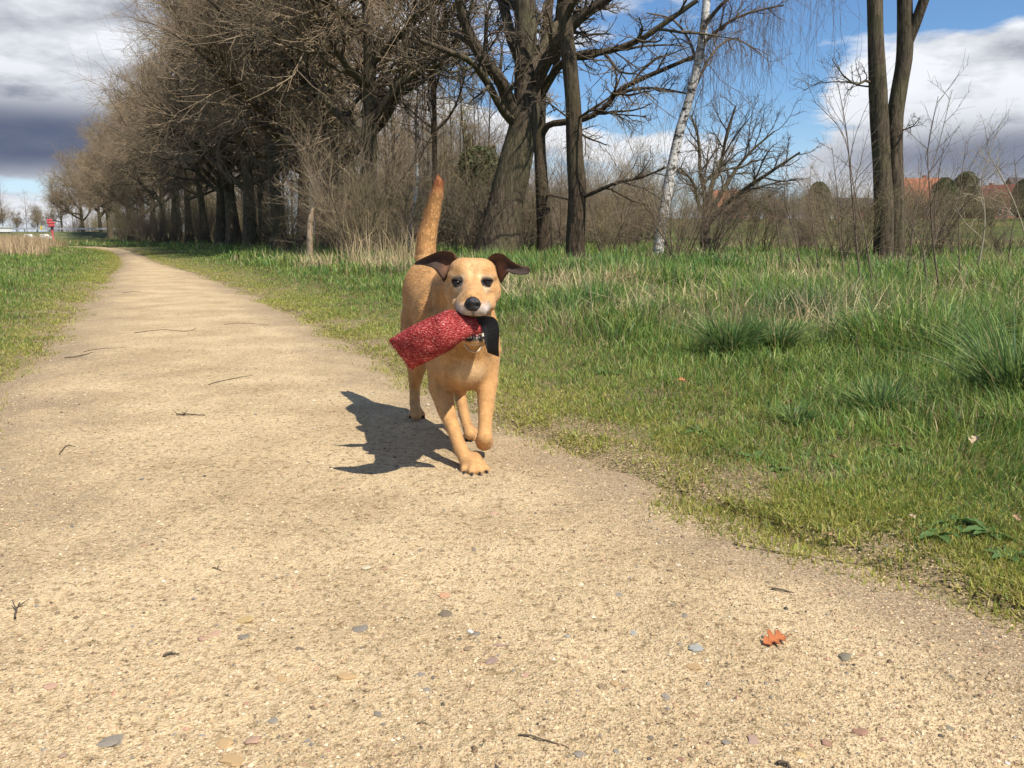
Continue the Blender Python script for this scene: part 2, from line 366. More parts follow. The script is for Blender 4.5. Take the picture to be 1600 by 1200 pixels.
nt.links.new(mix(dfac.outputs[0], sand, soil), b.inputs['Base Color'])
vo = nd(nt, 'ShaderNodeTexVoronoi', Scale=210.); nt.links.new(tcn.outputs['Object'], vo.inputs['Vector'])
b1 = nd(nt, 'ShaderNodeBump', Strength=.75, Distance=.006); nt.links.new(g1, b1.inputs['Height'])
b2 = nd(nt, 'ShaderNodeBump', Strength=.5, Distance=.004); b2.invert = True; nt.links.new(vo.outputs['Distance'], b2.inputs['Height']); nt.links.new(b1.outputs[0], b2.inputs['Normal'])
b3 = nd(nt, 'ShaderNodeBump', Strength=.5, Distance=.012); nt.links.new(g2, b3.inputs['Height']); nt.links.new(b2.outputs[0], b3.inputs['Normal'])
nt.links.new(b3.outputs[0], b.inputs['Normal'])
path = link('path', make_mesh('path', V, None, q, np.stack([dirt.ravel(), dirt.ravel()*0, dirt.ravel()*0], -1), True), m); path['kind'] = 'structure'
def path_z(x, y):
    w = xr(y)-xl(y); e = np.minimum(x-xl(y), xr(y)-x)*.86
    rg = (fbm(x*3.1, y*3.1, 4, 2)-.47)*.55
    return -.019+.022*np.clip((e+rg*.45)/.22, -1, 1)+path_relief(x, y)*np.clip(e/.2+.3, .1, 1)

# loose grit on the path: tiny angular grains nobody could count
NG = 60000
yy = 1/(1/.95-rng.random(NG)*(1/.95-1/5.5)); lo = np.maximum(xl(yy), -yy*.66-.1); hi = np.minimum(xr(yy)+.30, yy*.66+.1)
xx = lo+(hi-lo)*rng.random(NG)
zz = np.maximum(path_z(xx, yy), hgt(xx, yy)-.055*np.clip((.04-np.maximum(*edge_dist(xx, yy)))/.10, 0, 1))
s = np.clip(rng.lognormal(math.log(.0014), .5, NG), .0008, .0055)*(.92+.07*yy)
octa = np.array([(1,0,0),(0,1,0),(-1,0,0),(0,-1,0),(0,0,1),(0,0,-1)], float); of = np.array([(0,1,4),(1,2,4),(2,3,4),(3,0,4)])
th = rng.random(NG)*6.28; c, sn = np.cos(th), np.sin(th)
ov = octa[None]*np.stack([s*(.8+.7*rng.random(NG)), s*(.8+.3*rng.random(NG)), s*.75], -1)[:, None]*(.75+.5*rng.random((NG, 6, 1)))
rx = ov[..., 0]*c[:, None]-ov[..., 1]*sn[:, None]; ry = ov[..., 0]*sn[:, None]+ov[..., 1]*c[:, None]
V = np.stack([rx+xx[:, None], ry+yy[:, None], ov[..., 2]+(zz+s*.15)[:, None]], -1)
pal = np.array([(.60,.46,.28),(.70,.58,.40),(.50,.36,.20),(.42,.30,.18),(.75,.68,.55),(.20,.14,.09),(.25,.23,.21),(.45,.27,.18),(.10,.085,.07)])
pal = pal*np.array([.86,.84,.82]); pc = pal[rng.choice(len(pal), NG, p=[.30,.06,.30,.19,.004,.06,.026,.04,.02])]*(.85+.3*rng.random((NG, 1)))
T = (of[None]+(np.arange(NG)*6)[:, None, None]).reshape(-1, 3)
grit = link('grit', make_mesh('grit', V.reshape(-1, 3), T, None, np.repeat(pc, 6, 0)), M['attr'])
tag(grit, 'fine loose sand and grit strewn over the path', 'grit', kind='stuff')

# ------------------------------------------------------------------ grass
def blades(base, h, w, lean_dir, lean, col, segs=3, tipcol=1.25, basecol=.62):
    """curved tapering blades; base N,3; h,w,lean N; lean_dir N angle"""
    N = len(base); t = np.linspace(0, 1, segs+1)
    d = np.stack([np.cos(lean_dir), np.sin(lean_dir), 0*lean_dir], -1)
    bend = lean[:, None]*t[None]**1.7
    up = h[:, None]*(t[None]-.32*np.minimum(lean[:, None], 1.3)*t[None]**2.4)
    ctr = base[:, None]+d[:, None]*(h[:, None]*bend)[..., None]; ctr[..., 2] += up
    fa = rng.random(N)*math.pi*2; side = np.stack([np.cos(fa), np.sin(fa), 0*fa], -1)
    wd = (w[:, None]*(1-t[None]**1.6))[:, :-1]
    L = ctr[:, :-1]-side[:, None]*wd[..., None]; Rr = ctr[:, :-1]+side[:, None]*wd[..., None]
    V = np.concatenate([np.stack([L, Rr], 2).reshape(N, -1, 3), ctr[:, -1:]], 1); nv = segs*2+1
    o = (np.arange(N)*nv)[:, None]
    Q = np.concatenate([o+np.array([[2*k, 2*k+1, 2*k+3, 2*k+2]]) for k in range(segs-1)], 0) if segs > 1 else None
    T = o+np.array([[2*segs-2, 2*segs-1, 2*segs]])
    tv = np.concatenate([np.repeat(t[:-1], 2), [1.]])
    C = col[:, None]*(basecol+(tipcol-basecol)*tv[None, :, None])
    return V.reshape(-1, 3), T, Q, C.reshape(-1, 3)
GREENS = np.array([(.18,.275,.05),(.255,.335,.065),(.11,.205,.045),(.35,.39,.11),(.145,.265,.062)])
def grass_col(n, yellow, dry):
    c = GREENS[rng.integers(0, len(GREENS), n)]*(.75+.5*rng.random((n, 1)))
    k = (rng.random(n) < yellow)[:, None]; c = np.where(k, np.array([(.27,.235,.05)])*(.7+.6*rng.random((n, 1))), c)
    k = (rng.random(n) < dry)[:, None]; c = np.where(k, np.array([(.42,.33,.17)])*(.6+.7*rng.random((n, 1))), c)
    return c
gm = MB()
def scatter(n, y0, y1, pw, side, margin=.5):
    """points outside the path inside the view wedge; density falls as Y^-pw"""
    u = rng.random(n)
    y = (y0**(1-pw)+u*(y1**(1-pw)-y0**(1-pw)))**(1/(1-pw)) if pw != 1 else y0*(y1/y0)**u
    if side > 0: lo = xr(y)-.25; hi = np.maximum(y*.66+margin, lo+.05)
    else: hi = xl(y)+.25; lo = np.minimum(-y*.66-margin, hi-.05)
    x = lo+(hi-lo)*rng.random(n); return x, y
def tuss(x, y): return np.clip((fbm(x*1.15, y*1.15, 3, 21)-.42)*5.5, 0, 1)
def add_grass(n, y0, y1, pw, side, segs, wmul):
    x, y = scatter(n, y0, y1, pw, side)
    dR, dL = edge_dist(x, y); d = np.maximum(dR, dL)+(fbm(x*2.2, y*2.2, 3, 31)-.45)*.5
    keep = rng.random(n) < np.clip(.10+d/.40, 0, 1)*np.clip(.28+1.5*(fbm(x*3.3, y*3.3, 3, 41)-.24)+np.clip((d-.9)/1.2, 0, .7), .1, 1)
    x, y, d = x[keep], y[keep], d[keep]; n = len(x)
    tu = tuss(x, y)
    if side > 0:
        h = .018+.04*np.clip(d/.8, 0, 1)+np.clip((d-.8)/1.5, 0, 1)*(.06+.20*tu)+np.clip((d-2.2)/3, 0, 1)*.06
    else:
        h = .018+.06*np.clip(d/.7, 0, 1)+np.clip((d-.6)/2, 0, 1)*(.05+.07*tu)
    h = h*(.55+.75*rng.random(n))
    yel = np.clip(.60-d/.85, .06, .6); dry = .05+.10*np.clip(1-d/1.2, 0, 1)+np.clip((fbm(x*.7, y*.7, 3, 51)-.50)*3.2, 0, .45)*(d > 1)
    col = grass_col(n, yel, dry)
    lush = np.clip((fbm(x*.9+5, y*.9, 3, 61)-.40)*5, 0, 1)*np.clip((d-.8)/.8, 0, 1)*(side > 0); col = col*(1+(np.array([.60,.80,.95])-1)*(.75*lush*tu)[:, None])*(1+.35*(fbm(x*2.7, y*2.7, 2, 66)-.45)[:, None])
    # tussocks lean outwards from their centres: gradient of the tussock field
    e = .05; gx = tuss(x+e, y)-tuss(x-e, y); gy = tuss(x, y+e)-tuss(x, y-e)
    ld = np.arctan2(-gy+.5*(rng.random(n)-.5), -gx+.5*(rng.random(n)-.5)); ld = np.where(rng.random(n) < .35, rng.random(n)*6.28, ld)
    ln = np.clip(rng.gamma(2.2, .22, n), .05, 1.5)
    w = (.0016+.0022*np.clip(h/.25, 0, 1))*(.7+.6*rng.random(n))*wmul(y)
    base = np.stack([x, y, hgt(x, y)-.008], -1)
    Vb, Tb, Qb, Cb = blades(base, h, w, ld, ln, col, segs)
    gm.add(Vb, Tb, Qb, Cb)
add_grass(150000, 1.15, 7, 1.55, 1, 3, lambda y: .70+.11*y)
add_grass(80000, 7, 26, 1.4, 1, 2, lambda y: .5+.20*y)
add_grass(34000, 3.2, 9, 1.3, -1, 2, lambda y: .5+.20*y)
add_grass(42000, 9, 48, 1.4, -1, 2, lambda y: .5+.17*y)
add_grass(26000, 22, 60, 1.3, 1, 1, lambda y: .5+.16*y)
def moss(n, y0, y1, side, wm):
    x, y = scatter(n, y0, y1, 1.6, side); k = rng.random(n) < .8
    d0 = np.clip(rng.gamma(1.7, .26, n), 0, 1.6)-.26; x = np.where(k, xr(y)+d0/.86 if side > 0 else xl(y)-d0/.86, x)
    dR, dL = edge_dist(x, y); d = np.maximum(dR, dL)+(fbm(x*2.2, y*2.2, 3, 31)-.45)*.5
    pn = fbm(x*4.5, y*4.5, 3, 91); keep = rng.random(n) < np.clip(.34+d/.42, 0, 1)*np.clip((pn-.24)*4.5, .06, 1)
    x, y, d, pn = x[keep], y[keep], d[keep], pn[keep]; n = len(x); pal_ = np.array([(.42,.39,.08),(.33,.36,.065),(.21,.28,.05),(.47,.40,.13),(.26,.33,.07)])
    yel = np.clip(.9-d/.9, .15, .9); ci = np.where(rng.random(n) < yel, rng.choice([0, 1, 3], n), rng.choice([1, 2, 4], n))
    c_ = pal_[ci]*(.65+.6*rng.random((n, 1))); h = (.008+.022*rng.random(n)+.02*np.clip(d, 0, 1)*rng.random(n))
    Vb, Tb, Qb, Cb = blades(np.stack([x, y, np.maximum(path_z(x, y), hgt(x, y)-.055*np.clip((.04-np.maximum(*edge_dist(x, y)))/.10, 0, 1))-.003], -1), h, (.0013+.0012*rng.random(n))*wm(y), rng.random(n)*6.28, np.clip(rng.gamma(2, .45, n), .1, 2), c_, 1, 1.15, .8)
    gm.add(Vb, Tb, Qb, Cb)
moss(230000, 1.1, 9, 1, lambda y: .8+.22*y); moss(80000, 2.6, 14, -1, lambda y: .8+.22*y); moss(50000, 8, 34, 1, lambda y: .9+.2*y); moss(50000, 12, 40, -1, lambda y: .9+.2*y)
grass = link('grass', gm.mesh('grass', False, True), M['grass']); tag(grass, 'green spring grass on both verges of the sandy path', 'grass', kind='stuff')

# tall tussocks that stand out one by one
for k, (px, py, R_, n_, H2, lab) in enumerate([(1590,640,.20,650,.42,'big dark green tussock at the right edge of the picture'),(1372,652,.11,330,.17,'low radiating tussock left of the big right-edge one'),(1140,560,.16,480,.30,'tall lush tussock in the middle of the right meadow'),
        (1215,555,.13,340,.27,'lush tussock just right of the middle meadow one'),(1475,560,.17,420,.33,'lush tussock between the middle meadow and right-edge ones'),(1010,505,.14,320,.24,'tussock in the meadow below the birch'),(1330,545,.14,300,.28,'tussock below the twin trunks'),
        (905,470,.13,260,.20,'tussock in the grass close to the dog'),(1245,665,.07,150,.10,'small tussock at the mossy verge right of centre')]):
    g = G(px, py, .04); a = rng.random(n_)*6.28; r = R_*np.sqrt(rng.random(n_))*.55; x, y = g[0]+np.cos(a)*r, g[1]+np.sin(a)*r
    h = H2*(.55+.6*rng.random(n_)); c_ = np.array([(.10,.18,.05),(.14,.23,.055),(.085,.16,.06),(.22,.29,.08)])[rng.integers(0, 4, n_)]*(.75+.5*rng.random((n_, 1)))
    c_ = np.where((rng.random(n_) < .07)[:, None], np.array([(.45,.36,.18)]), c_)
    Vb, Tb, Qb, Cb = blades(np.stack([x, y, hgt(x, y)-.01], -1), h, (.0016+.0012*rng.random(n_))*(1+.12*g[1]), a+rng.normal(0, .5, n_), np.clip(rng.gamma(3, .26, n_), .08, 1.6), c_, 4)
    b0 = np.array([g[0], g[1], float(hgt(g[0], g[1]))]); o = link('grass_tussock', make_mesh('grass_tussock', Vb-b0, Tb, Qb, Cb), M['grass'], None, b0); tag(o, lab, 'grass tussock', 'tussocks in the right meadow')

# dry stalks: reed bank on the far left, straw clump under the trees, pale patches in the meadow
dm = MB()
def dry_patch(cx, cy, rx_, ry_, n, h0, h1, w, colr=(.50,.37,.20), lean=.25):
    a = rng.random(n)*6.28; r = np.sqrt(rng.random(n)); x = cx+np.cos(a)*r*rx_; y = cy+np.sin(a)*r*ry_
    h = h0+(h1-h0)*rng.random(n)**1.5
    c = np.array(colr)*(.55+.7*rng.random((n, 1)))
    V_, T_, Q_, C_ = blades(np.stack([x, y, hgt(x, y)-.01], -1), h, np.full(n, w)*(.6+.8*rng.random(n)), rng.random(n)*6.28, np.clip(rng.gamma(1.5, lean/1.5, n), 0, 1.4), c, 2, 1.1, .8)
    dm.add(V_, T_, Q_, C_)
for px, y_, rx_, ry_, n, h0, h1, w in [(602,16.5,.75,.8,420,.15,1.2,.0045),(565,17.5,.5,.7,130,.15,.85,.0045),(640,17,.4,.6,130,.15,1.0,.0045),(600,15.8,.8,.5,260,.1,.5,.0045)]:
    dry_patch((px-800)/FPX*y_, y_, rx_, ry_, n, h0, h1, w, (.55,.42,.24), .42)
for k in range(80):
    y_ = rng.uniform(4.5, 19); x_ = rng.uniform(xr(y_)+2.2, y_*.64)
    if x_ > xr(y_)+2: dry_patch(x_, y_, rng.uniform(.15, .5), rng.uniform(.15, .4), int(rng.uniform(60, 160)), .1, .42, .0035+.0003*y_, (.52,.42,.23), .7)
dry = link('dry_grass', dm.mesh('dry_grass', False, True), M['dry']); tag(dry, 'straw coloured dead grass stalks among the green meadow grass', 'dry grass', kind='stuff')
dm = MB()
for k in range(46):
    y_ = rng.uniform(22, 52); f = rng.uniform(0, 1); px = rng.uniform(-120, 12+75*np.clip((y_-22)/24, 0, 1)); x_ = (px-800)/FPX*y_
    dry_patch(x_, y_, 1.4, 1.6, 260, .3, .55+.012*(y_-22), .012, (.50,.36,.21), .2)
reeds = link('reeds', dm.mesh('reeds', False, True), M['dry']); tag(reeds, 'tan dead reeds on the bank at the far left', 'reeds', kind='stuff')
# far meadow bands on the right: pale straw strip
dm = MB()
for k in range(60):
    y_ = rng.uniform(34, 60); px = rng.uniform(1120, 1700); x_ = (px-800)/FPX*y_
    dry_patch(x_, y_, 2.5, .7, 60, .15, .45, .03, (.45,.36,.18), .3)
straw = link('straw_band', dm.mesh('straw_band', False, True), M['dry']); tag(straw, 'pale band of dead grass across the far meadow', 'dry grass', kind='stuff')
# ------------------------------------------------------------------ trees
rng = np.random.default_rng(1234)
def kids(pts, rad, nper, t0, t1, ang, angsd, lf, rf, npts, wig, up, rmin, taper=.35, lsd=.3, out=None):
    """children of every branch in pts (N,P,3): returns pts, rad of N*nper branches"""
    N, Pn = pts.shape[:2]
    L = np.linalg.norm(np.diff(pts, axis=1), axis=-1).sum(1)
    u = (np.arange(nper)[None]+rng.random((N, nper)))/nper; t = t0+(t1-t0)*u
    f = t*(Pn-1); i = np.minimum(f.astype(int), Pn-2); fr = (f-i)[..., None]; ar = np.arange(N)[:, None]
    p0 = pts[ar, i]*(1-fr)+pts[ar, i+1]*fr; T = nrm(pts[ar, i+1]-pts[ar, i])
    r0 = rad[ar, i]*(1-fr[..., 0])+rad[ar, i+1]*fr[..., 0]
    a = rng.normal(size=(N, nper, 3)); a = nrm(a-(a*T).sum(-1, keepdims=True)*T)
    g = np.radians(rng.normal(ang, angsd, (N, nper)))[..., None]
    d = nrm(np.cos(g)*T+np.sin(g)*a)
    ln = L[:, None]*lf*(1.1-.55*t)*np.exp(rng.normal(0, lsd, (N, nper)))
    d = d.reshape(-1, 3); ln = ln.ravel(); p = p0.reshape(-1, 3); r = np.maximum(np.minimum(r0.ravel()*rf, ln*.05), rmin)
    o = [p]; st = (ln/(npts-1))[:, None]
    for k in range(npts-1):
        p = p+d*st; o.append(p)
        d = nrm(d+rng.normal(0, wig, d.shape)+np.array([0, 0, up]))
    return np.stack(o, 1), r[:, None]*np.linspace(1, taper, npts)[None]
class Tree:
    def __init__(s): s.a = MB(); s.b = MB()
    def limb(s, pts, rad, sides, rough=0.0, woody=True):
        V, q = tubes(pts, rad, sides)
        (s.a if woody else s.b).add(V, None, q)
    def finish(s, name, tw, bk, loc, label, group=None, cat='tree'):
        e = empty(name, loc); tag(e, label, cat, group)
        off = np.array(loc, float)
        s.a.V = [v-off for v in s.a.V]; s.b.V = [v-off for v in s.b.V]
        link('trunk', s.a.mesh('trunk', True), bk, e); 
        if s.b.n: link('crown', s.b.mesh('crown', True), tw, e)
        return e
def trunk_line(H, lean, n, wob, r0, r1, flare=1.5):
    t = np.linspace(0, 1, n); p = np.stack([lean[0]*t*H+wob*H*np.sin(t*5+rng.random()*6)*t, lean[1]*t*H+wob*H*np.cos(t*4+rng.random()*6)*t, t*H-.15], -1)
    r = r0+(r1-r0)*t**.8; r[0] *= flare; r[1] *= 1+(flare-1)*.25
    return p[None], r[None]
def oak(H=12., R=.32, n=(16, 9, 9, 10), spread=.50, lean=(0, 0), low=.24, dens=1.):
    T = Tree(); p0, r0 = trunk_line(H*.80, lean, 11, .018, R, R*.22)
    T.limb(p0, r0, 14)
    p1, r1 = kids(p0, r0, n[0], low, .98, 56, 12, spread, .62, 9, .13, .07, .03, .25, .14)
    T.limb(p1, r1, 8)
    p2, r2 = kids(p1, r1, n[1], .18, .97, 46, 14, .50, .60, 7, .17, .03, .013, .3); T.limb(p2, r2, 5)
    p3, r3 = kids(p2, r2, n[2], .12, .98, 46, 15, .62, .62, 5, .20, .02, .0060, .45); T.limb(p3, r3, 3, woody=False)
    p4, r4 = kids(p3, r3, int(n[3]*dens), .10, 1., 44, 16, .66, .7, 3, .20, .02, .0042, .6); T.limb(p4, r4, 3, woody=False)
    return T
def slim(H=10., R=.10, lean=(0, 0), n=(22, 7, 6), spread=.22, low=.3, ang=42):
    T = Tree(); p0, r0 = trunk_line(H, lean, 10, .012, R, .015, 1.25); T.limb(p0, r0, 8)
    p1, r1 = kids(p0, r0, n[0], low, 1., ang, 10, spread, .5, 6, .12, .10, .010, .3); T.limb(p1, r1, 4, woody=False)
    p2, r2 = kids(p1, r1, n[1], .15, 1., 42, 12, .5, .6, 4, .18, .05, .006, .5); T.limb(p2, r2, 3, woody=False)
    p3, r3 = kids(p2, r2, n[2], .1, 1., 40, 15, .55, .7, 3, .2, .03, .0045, .6); T.limb(p3, r3, 3, woody=False)
    return T
def bush(H=2.6, stems=12, n=(9, 6), spread=.5, up=.05):
    T = Tree(); k = stems
    a = rng.random(k)*6.28; d = nrm(np.stack([np.cos(a)*.45, np.sin(a)*.45, .6+.6*rng.random(k)], -1)); p = np.stack([np.cos(a)*.15, np.sin(a)*.15, 0*a-.05], -1)*rng.random((k, 1))
    o = [p]; L = H*(.6+.5*rng.random((k, 1)))
    for _ in range(6):
        p = p+d*L/6; o.append(p); d = nrm(d+rng.normal(0, .10, d.shape)+np.array([0, 0, up]))
    p0 = np.stack(o, 1); r0 = (.008+.010*rng.random((k, 1)))*np.linspace(1, .3, 7)[None]; T.limb(p0, r0, 4)
    p1, r1 = kids(p0, r0, n[0], .2, 1., 36, 12, spread, .6, 5, .15, .06, .004, .4); T.limb(p1, r1, 3, woody=False)
    p2, r2 = kids(p1, r1, n[1], .15, 1., 38, 14, .5, .7, 3, .2, .03, .003, .5); T.limb(p2, r2, 3, woody=False)
    return T
def copy_thing(src, loc, rz, sc, label=None, name=None):
    c = bpy.data.objects.new(name or src.name.split('.')[0], None); COL.objects.link(c); c.empty_display_size = .1
    for k in ('label', 'category', 'group'):
        if k in src: c[k] = src[k]
    if label: c['label'] = label
    c.location = loc; c.rotation_euler = (0, 0, rz); c.scale = sc if isinstance(sc, (tuple, list)) else (sc, sc, sc)
    for ch in src.children:
        d = bpy.data.objects.new(ch.name.split('.')[0], ch.data); COL.objects.link(d); d.parent = c
    return c
def lab_by(kind, k, px, sc, lo_, hi_):
    tone = {0: 'olive', 1: 'purple-brown', 2: 'tan'}[k % 3]; size = 'low' if sc < lo_+(hi_-lo_)*.34 else 'tall' if sc > lo_+(hi_-lo_)*.67 else 'medium-sized'
    marks = [(0, 'at the far left edge'), (60, 'by the red signpost'), (120, 'above the end of the path'), (200, 'near the far path bend'), (300, 'left of the stout avenue oak'), (400, 'around the stout avenue oak'), (465, 'near the pale stump'), (520, 'beside the tall avenue oak'), (560, 'around the nearest avenue oak'), (620, 'beside the young birch'), (665, 'behind the dog tail'), (705, 'beside the dark evergreen'), (770, 'behind the leaning oak'), (840, 'between the two straight trunks'), (915, 'right of the upright trunk'), (980, 'left of the leaning birch'), (1045, 'just right of the leaning birch'), (1085, 'around the spreading tree'), (1150, 'right of the spreading tree'), (1230, 'before the white house'), (1300, 'left of the twin trunks'), (1385, 'right of the twin trunks'), (1455, 'between the orange and dark red roofs'), (1505, 'before the dark red roof'), (1570, 'at the right picture edge')]
    w = [m_ for p_, m_ in marks if px >= p_]; return f"{size} {tone} {kind} {w[-1] if w else marks[0][1]}"
def place(protos, items, group):
    """items: (proto index, px, Y, scale, rotation, label)"""
    for k, px, y_, sc, rz, lab in items:
        x_ = (px-800)/FPX*y_*math.cos(PITCH)*1.015; loc = (x_, y_, float(hgt(x_, y_))-.05); p = protos[k]
        if not p.get('used'):
            p['used'] = 1; e = p['T'].finish(p['name'], p['tw'], p['bk'], (0, 0, 0), lab, group, p.get('cat', 'tree'))
            e.location = loc; e.rotation_euler = (0, 0, rz); e.scale = (sc, sc, sc); p['e'] = e
        else: e = copy_thing(p['e'], loc, rz, sc, lab)
        e['group'] = group

OAKS = [dict(T=oak(13.5, .30, lean=(.02, .0)), name='oak_tree', tw=M['twig'], bk=M['bark']),
        dict(T=oak(14.5, .34, (18, 8, 9, 10), .52, (-.03, .02), .22), name='oak_tree', tw=M['twig'], bk=M['bark']),
        dict(T=oak(12.5, .27, (15, 9, 9, 10), .54, (.03, -.03), .26), name='oak_tree', tw=M['twig'], bk=M['bark'])]
AV = 'bare oaks of the avenue along the path'
place(OAKS, [
 (0, 577, 24.0, 1.00, 0.4, 'bare oak with forked limbs, nearest avenue trunk left of the dog tail'),
 (1, 523, 28.5, 1.00, 2.1, 'tall bare oak just left of the forked avenue oak'),
 (2, 442, 33.0, 1.05, 4.0, 'stout bare oak with many low limbs in the middle of the avenue'),
 (1, 398, 41.0, 1.00, 5.2, 'bare avenue oak close behind the stout low-limbed oak'),
 (0, 352, 50.0, 1.05, 1.3, 'bare avenue oak above the left third of the grass verge'),
 (2, 303, 61.0, 1.05, 3.1, 'bare avenue oak right of where the path fades out'),
 (0, 262, 74.0, 1.05, 0.9, 'dark trunked avenue oak near the far bend of the path'),
 (1, 232, 90.0, 1.00, 2.7, 'far avenue oak close to the path bend'),
 (2, 197, 108.0, 1.10, 5.9, 'far bare oak right above the end of the path'),
 (0, 168, 128.0, 1.05, 4.4, 'distant bare oak behind the end of the path'),
 (1, 140, 150.0, 1.05, 1.9, 'distant bare oak left of the path end'),
 (2, 108, 185.0, 1.05, 0.2, 'last bare oak at the left end of the avenue'),
 (2, 478, 37.0, 1.10, 1.1, 'bare oak in the second row behind the tall avenue oak'), (0, 420, 47.0, 1.12, 2.9, 'bare oak in the second row behind the stout low-limbed oak'),
 (1, 372, 45.5, 1.05, 0.3, 'bare avenue oak between the second-row oaks, left of centre'), (2, 328, 56.0, 1.08, 5.0, 'leaning bare avenue oak above the middle of the left verge'),
 (1, 282, 67.0, 1.08, 4.1, 'dense bare avenue oak just right of the dark trunked one'), (2, 247, 82.0, 1.10, 1.7, 'bare oak left of the dark trunked avenue oak'),
 (0, 8, 235.0, .72, 2.2, 'distant broad bare tree at the far left picture edge'), (2, 38, 260.0, .62, 0.5, 'distant broad bare tree left of the red signpost'), (1, 70, 275.0, .70, 3.3, 'distant broad bare tree right behind the red signpost'),
 (0, 214, 98.0, 1.10, 3.6, 'bare oak crowding the far end of the avenue'), (1, 182, 118.0, 1.10, 0.7, 'bare oak directly above the vanishing path')], AV)
SL = [dict(T=slim(11, .11), name='slim_tree', tw=M['twig'], bk=M['bark']),
      dict(T=slim(9.5, .08, (.05, .02), (20, 7, 6), .26, .22), name='slim_tree', tw=M['twig_olive'], bk=M['bark']),
      dict(T=slim(8.5, .09, (-.04, .03), (24, 7, 6), .30, .15, 50), name='slim_tree', tw=M['twig_red'], bk=M['bark_red'])]
it = []
for k in range(110):
    px = rng.uniform(215, 770); y0 = 26+max(0, (560-px))*.13; y_ = rng.uniform(y0+6, y0+48)
    sc = rng.uniform(.6, 1.0); it.append((k % 3, px, y_, sc, rng.uniform(0, 6.28), lab_by('slim bare wood tree', k, px, sc, .6, 1.)))
place(SL, it, 'slim trees in the wood behind the avenue')
it = []
for k in range(90):
    px = rng.uniform(560, 1300); y_ = rng.uniform(62, 120)
    sc = rng.uniform(.55, .85); it.append((k % 3, px, y_, sc*(1.0 if px < 1050 else .68), rng.uniform(0, 6.28), lab_by('bare tree of the far wood', k, px, sc, .55, .85)))
place(SL, it, 'bare trees of the far wood')
it = []
for k in range(22):
    px = -60+k*13+rng.uniform(-6, 6); y_ = rng.uniform(200, 290)
    sc = rng.uniform(.8, 1.2); it.append((k % 3, px, y_, sc, rng.uniform(0, 6.28), lab_by('distant bare tree behind the road', k, px, sc, .8, 1.2)))
place(SL, it, 'distant trees on the far left')
BU = [dict(T=bush(2.8, 12), name='shrub', tw=M['twig_olive'], bk=M['twig_dark'], cat='shrub'),
      dict(T=bush(2.3, 15, (9, 6), .55), name='shrub', tw=M['twig_red'], bk=M['twig_dark'], cat='shrub'),
      dict(T=bush(3.3, 10, (10, 6), .45), name='shrub', tw=M['twig'], bk=M['twig_dark'], cat='shrub')]
it = []
for k in range(120):
    px = rng.uniform(190, 960); y0 = 19+max(0, 560-px)*.11; y_ = rng.uniform(y0, y0+34)
    sc = rng.uniform(.55, 1.15); it.append((k % 3, px, y_, sc, rng.uniform(0, 6.28), lab_by('leafless undergrowth shrub', k, px, sc, .55, 1.15)))
place(BU, it, 'undergrowth shrubs along the wood edge')
it = []
for k in range(70):
    px = rng.uniform(70, 430); y0 = 46+max(0, 420-px)*.34; y_ = rng.uniform(y0+4, y0+34)
    sc = rng.uniform(1.0, 1.9); it.append((k % 3, px+14, y_, sc, rng.uniform(0, 6.28), lab_by('bare bush under the far avenue oaks', k, px+14, sc, 1., 1.9)))
place(BU, it, 'undergrowth beneath the far avenue')
it = []
for k in range(60):
    px = rng.uniform(560, 1110); y_ = rng.uniform(46, 72); sc = rng.uniform(1.1, 2.0); it.append((k % 3, px, y_, sc, rng.uniform(0, 6.28), lab_by('bare thicket bush of the far wood', k, px, sc, 1.1, 2.)))
place(BU, it, 'thicket bushes of the far wood')
it = []
for k in range(18):
    px = rng.uniform(900, 1290); y_ = rng.uniform(15, 40)
    sc = rng.uniform(.5, .85); it.append((k % 3, px, y_, sc, rng.uniform(0, 6.28), lab_by('leafless meadow shrub', k, px, sc, .5, .85)))
place(BU, it, 'shrubs around the birch')
it = []
for k in range(70):
    px = rng.uniform(1130, 1720); y_ = rng.uniform(95, 150)
    sc = rng.uniform(1.1, 2.1); it.append((k % 3, px, y_, sc, rng.uniform(0, 6.28), lab_by('distant bare hedge bush', k, px, sc, 1.1, 2.1)))
place(BU, it, 'hedge bushes in front of the houses')

# the trees that stand out one by one: limbs follow the photograph, in depth too
def px_limb(T, lst, r0, r1, n, sides, woody=True, flare=1.0, knobs=0.):
    pts = np.array([P(a, b_, c_) for a, b_, c_ in lst]); Yd = np.mean([c_ for _, _, c_ in lst])
    p = resample(pts, n); t = np.linspace(0, 1, n); r = (r0+(r1-r0)*t)*Yd/FPX
    if flare > 1: r *= 1+(flare-1)*np.exp(-t*9)
    if knobs: r *= 1+knobs*(fbm(t*9+r0*3, t*0+r1*5, 3, 3)-.45)
    T.limb(p[None], r[None], sides, woody=woody); return p[None], r[None]
def sprout(T, lines, n=(7, 7, 6), l=(.5, .5, .5), up=.04, wig=.16, t0=.2, rmins=(.012, .006, .004), ang=45, wood=True):
    for p0, r0 in lines:
        p1, r1 = kids(p0, r0, n[0], t0, 1., ang, 13, l[0], .55, 7, wig, up, rmins[0], .3); T.limb(p1, r1, 5, woody=wood)
        p2, r2 = kids(p1, r1, n[1], .12, 1., 44, 14, l[1], .6, 5, wig*1.2, up*.6, rmins[1], .4); T.limb(p2, r2, 3, woody=False)
        p3, r3 = kids(p2, r2, n[2], .1, 1., 42, 16, l[2], .7, 3, wig*1.3, up*.4, rmins[2], .6); T.limb(p3, r3, 3, woody=False)
def base_of(px, y_): x_ = P(px, 385, y_)[0]; return (x_, y_, float(hgt(x_, y_)))

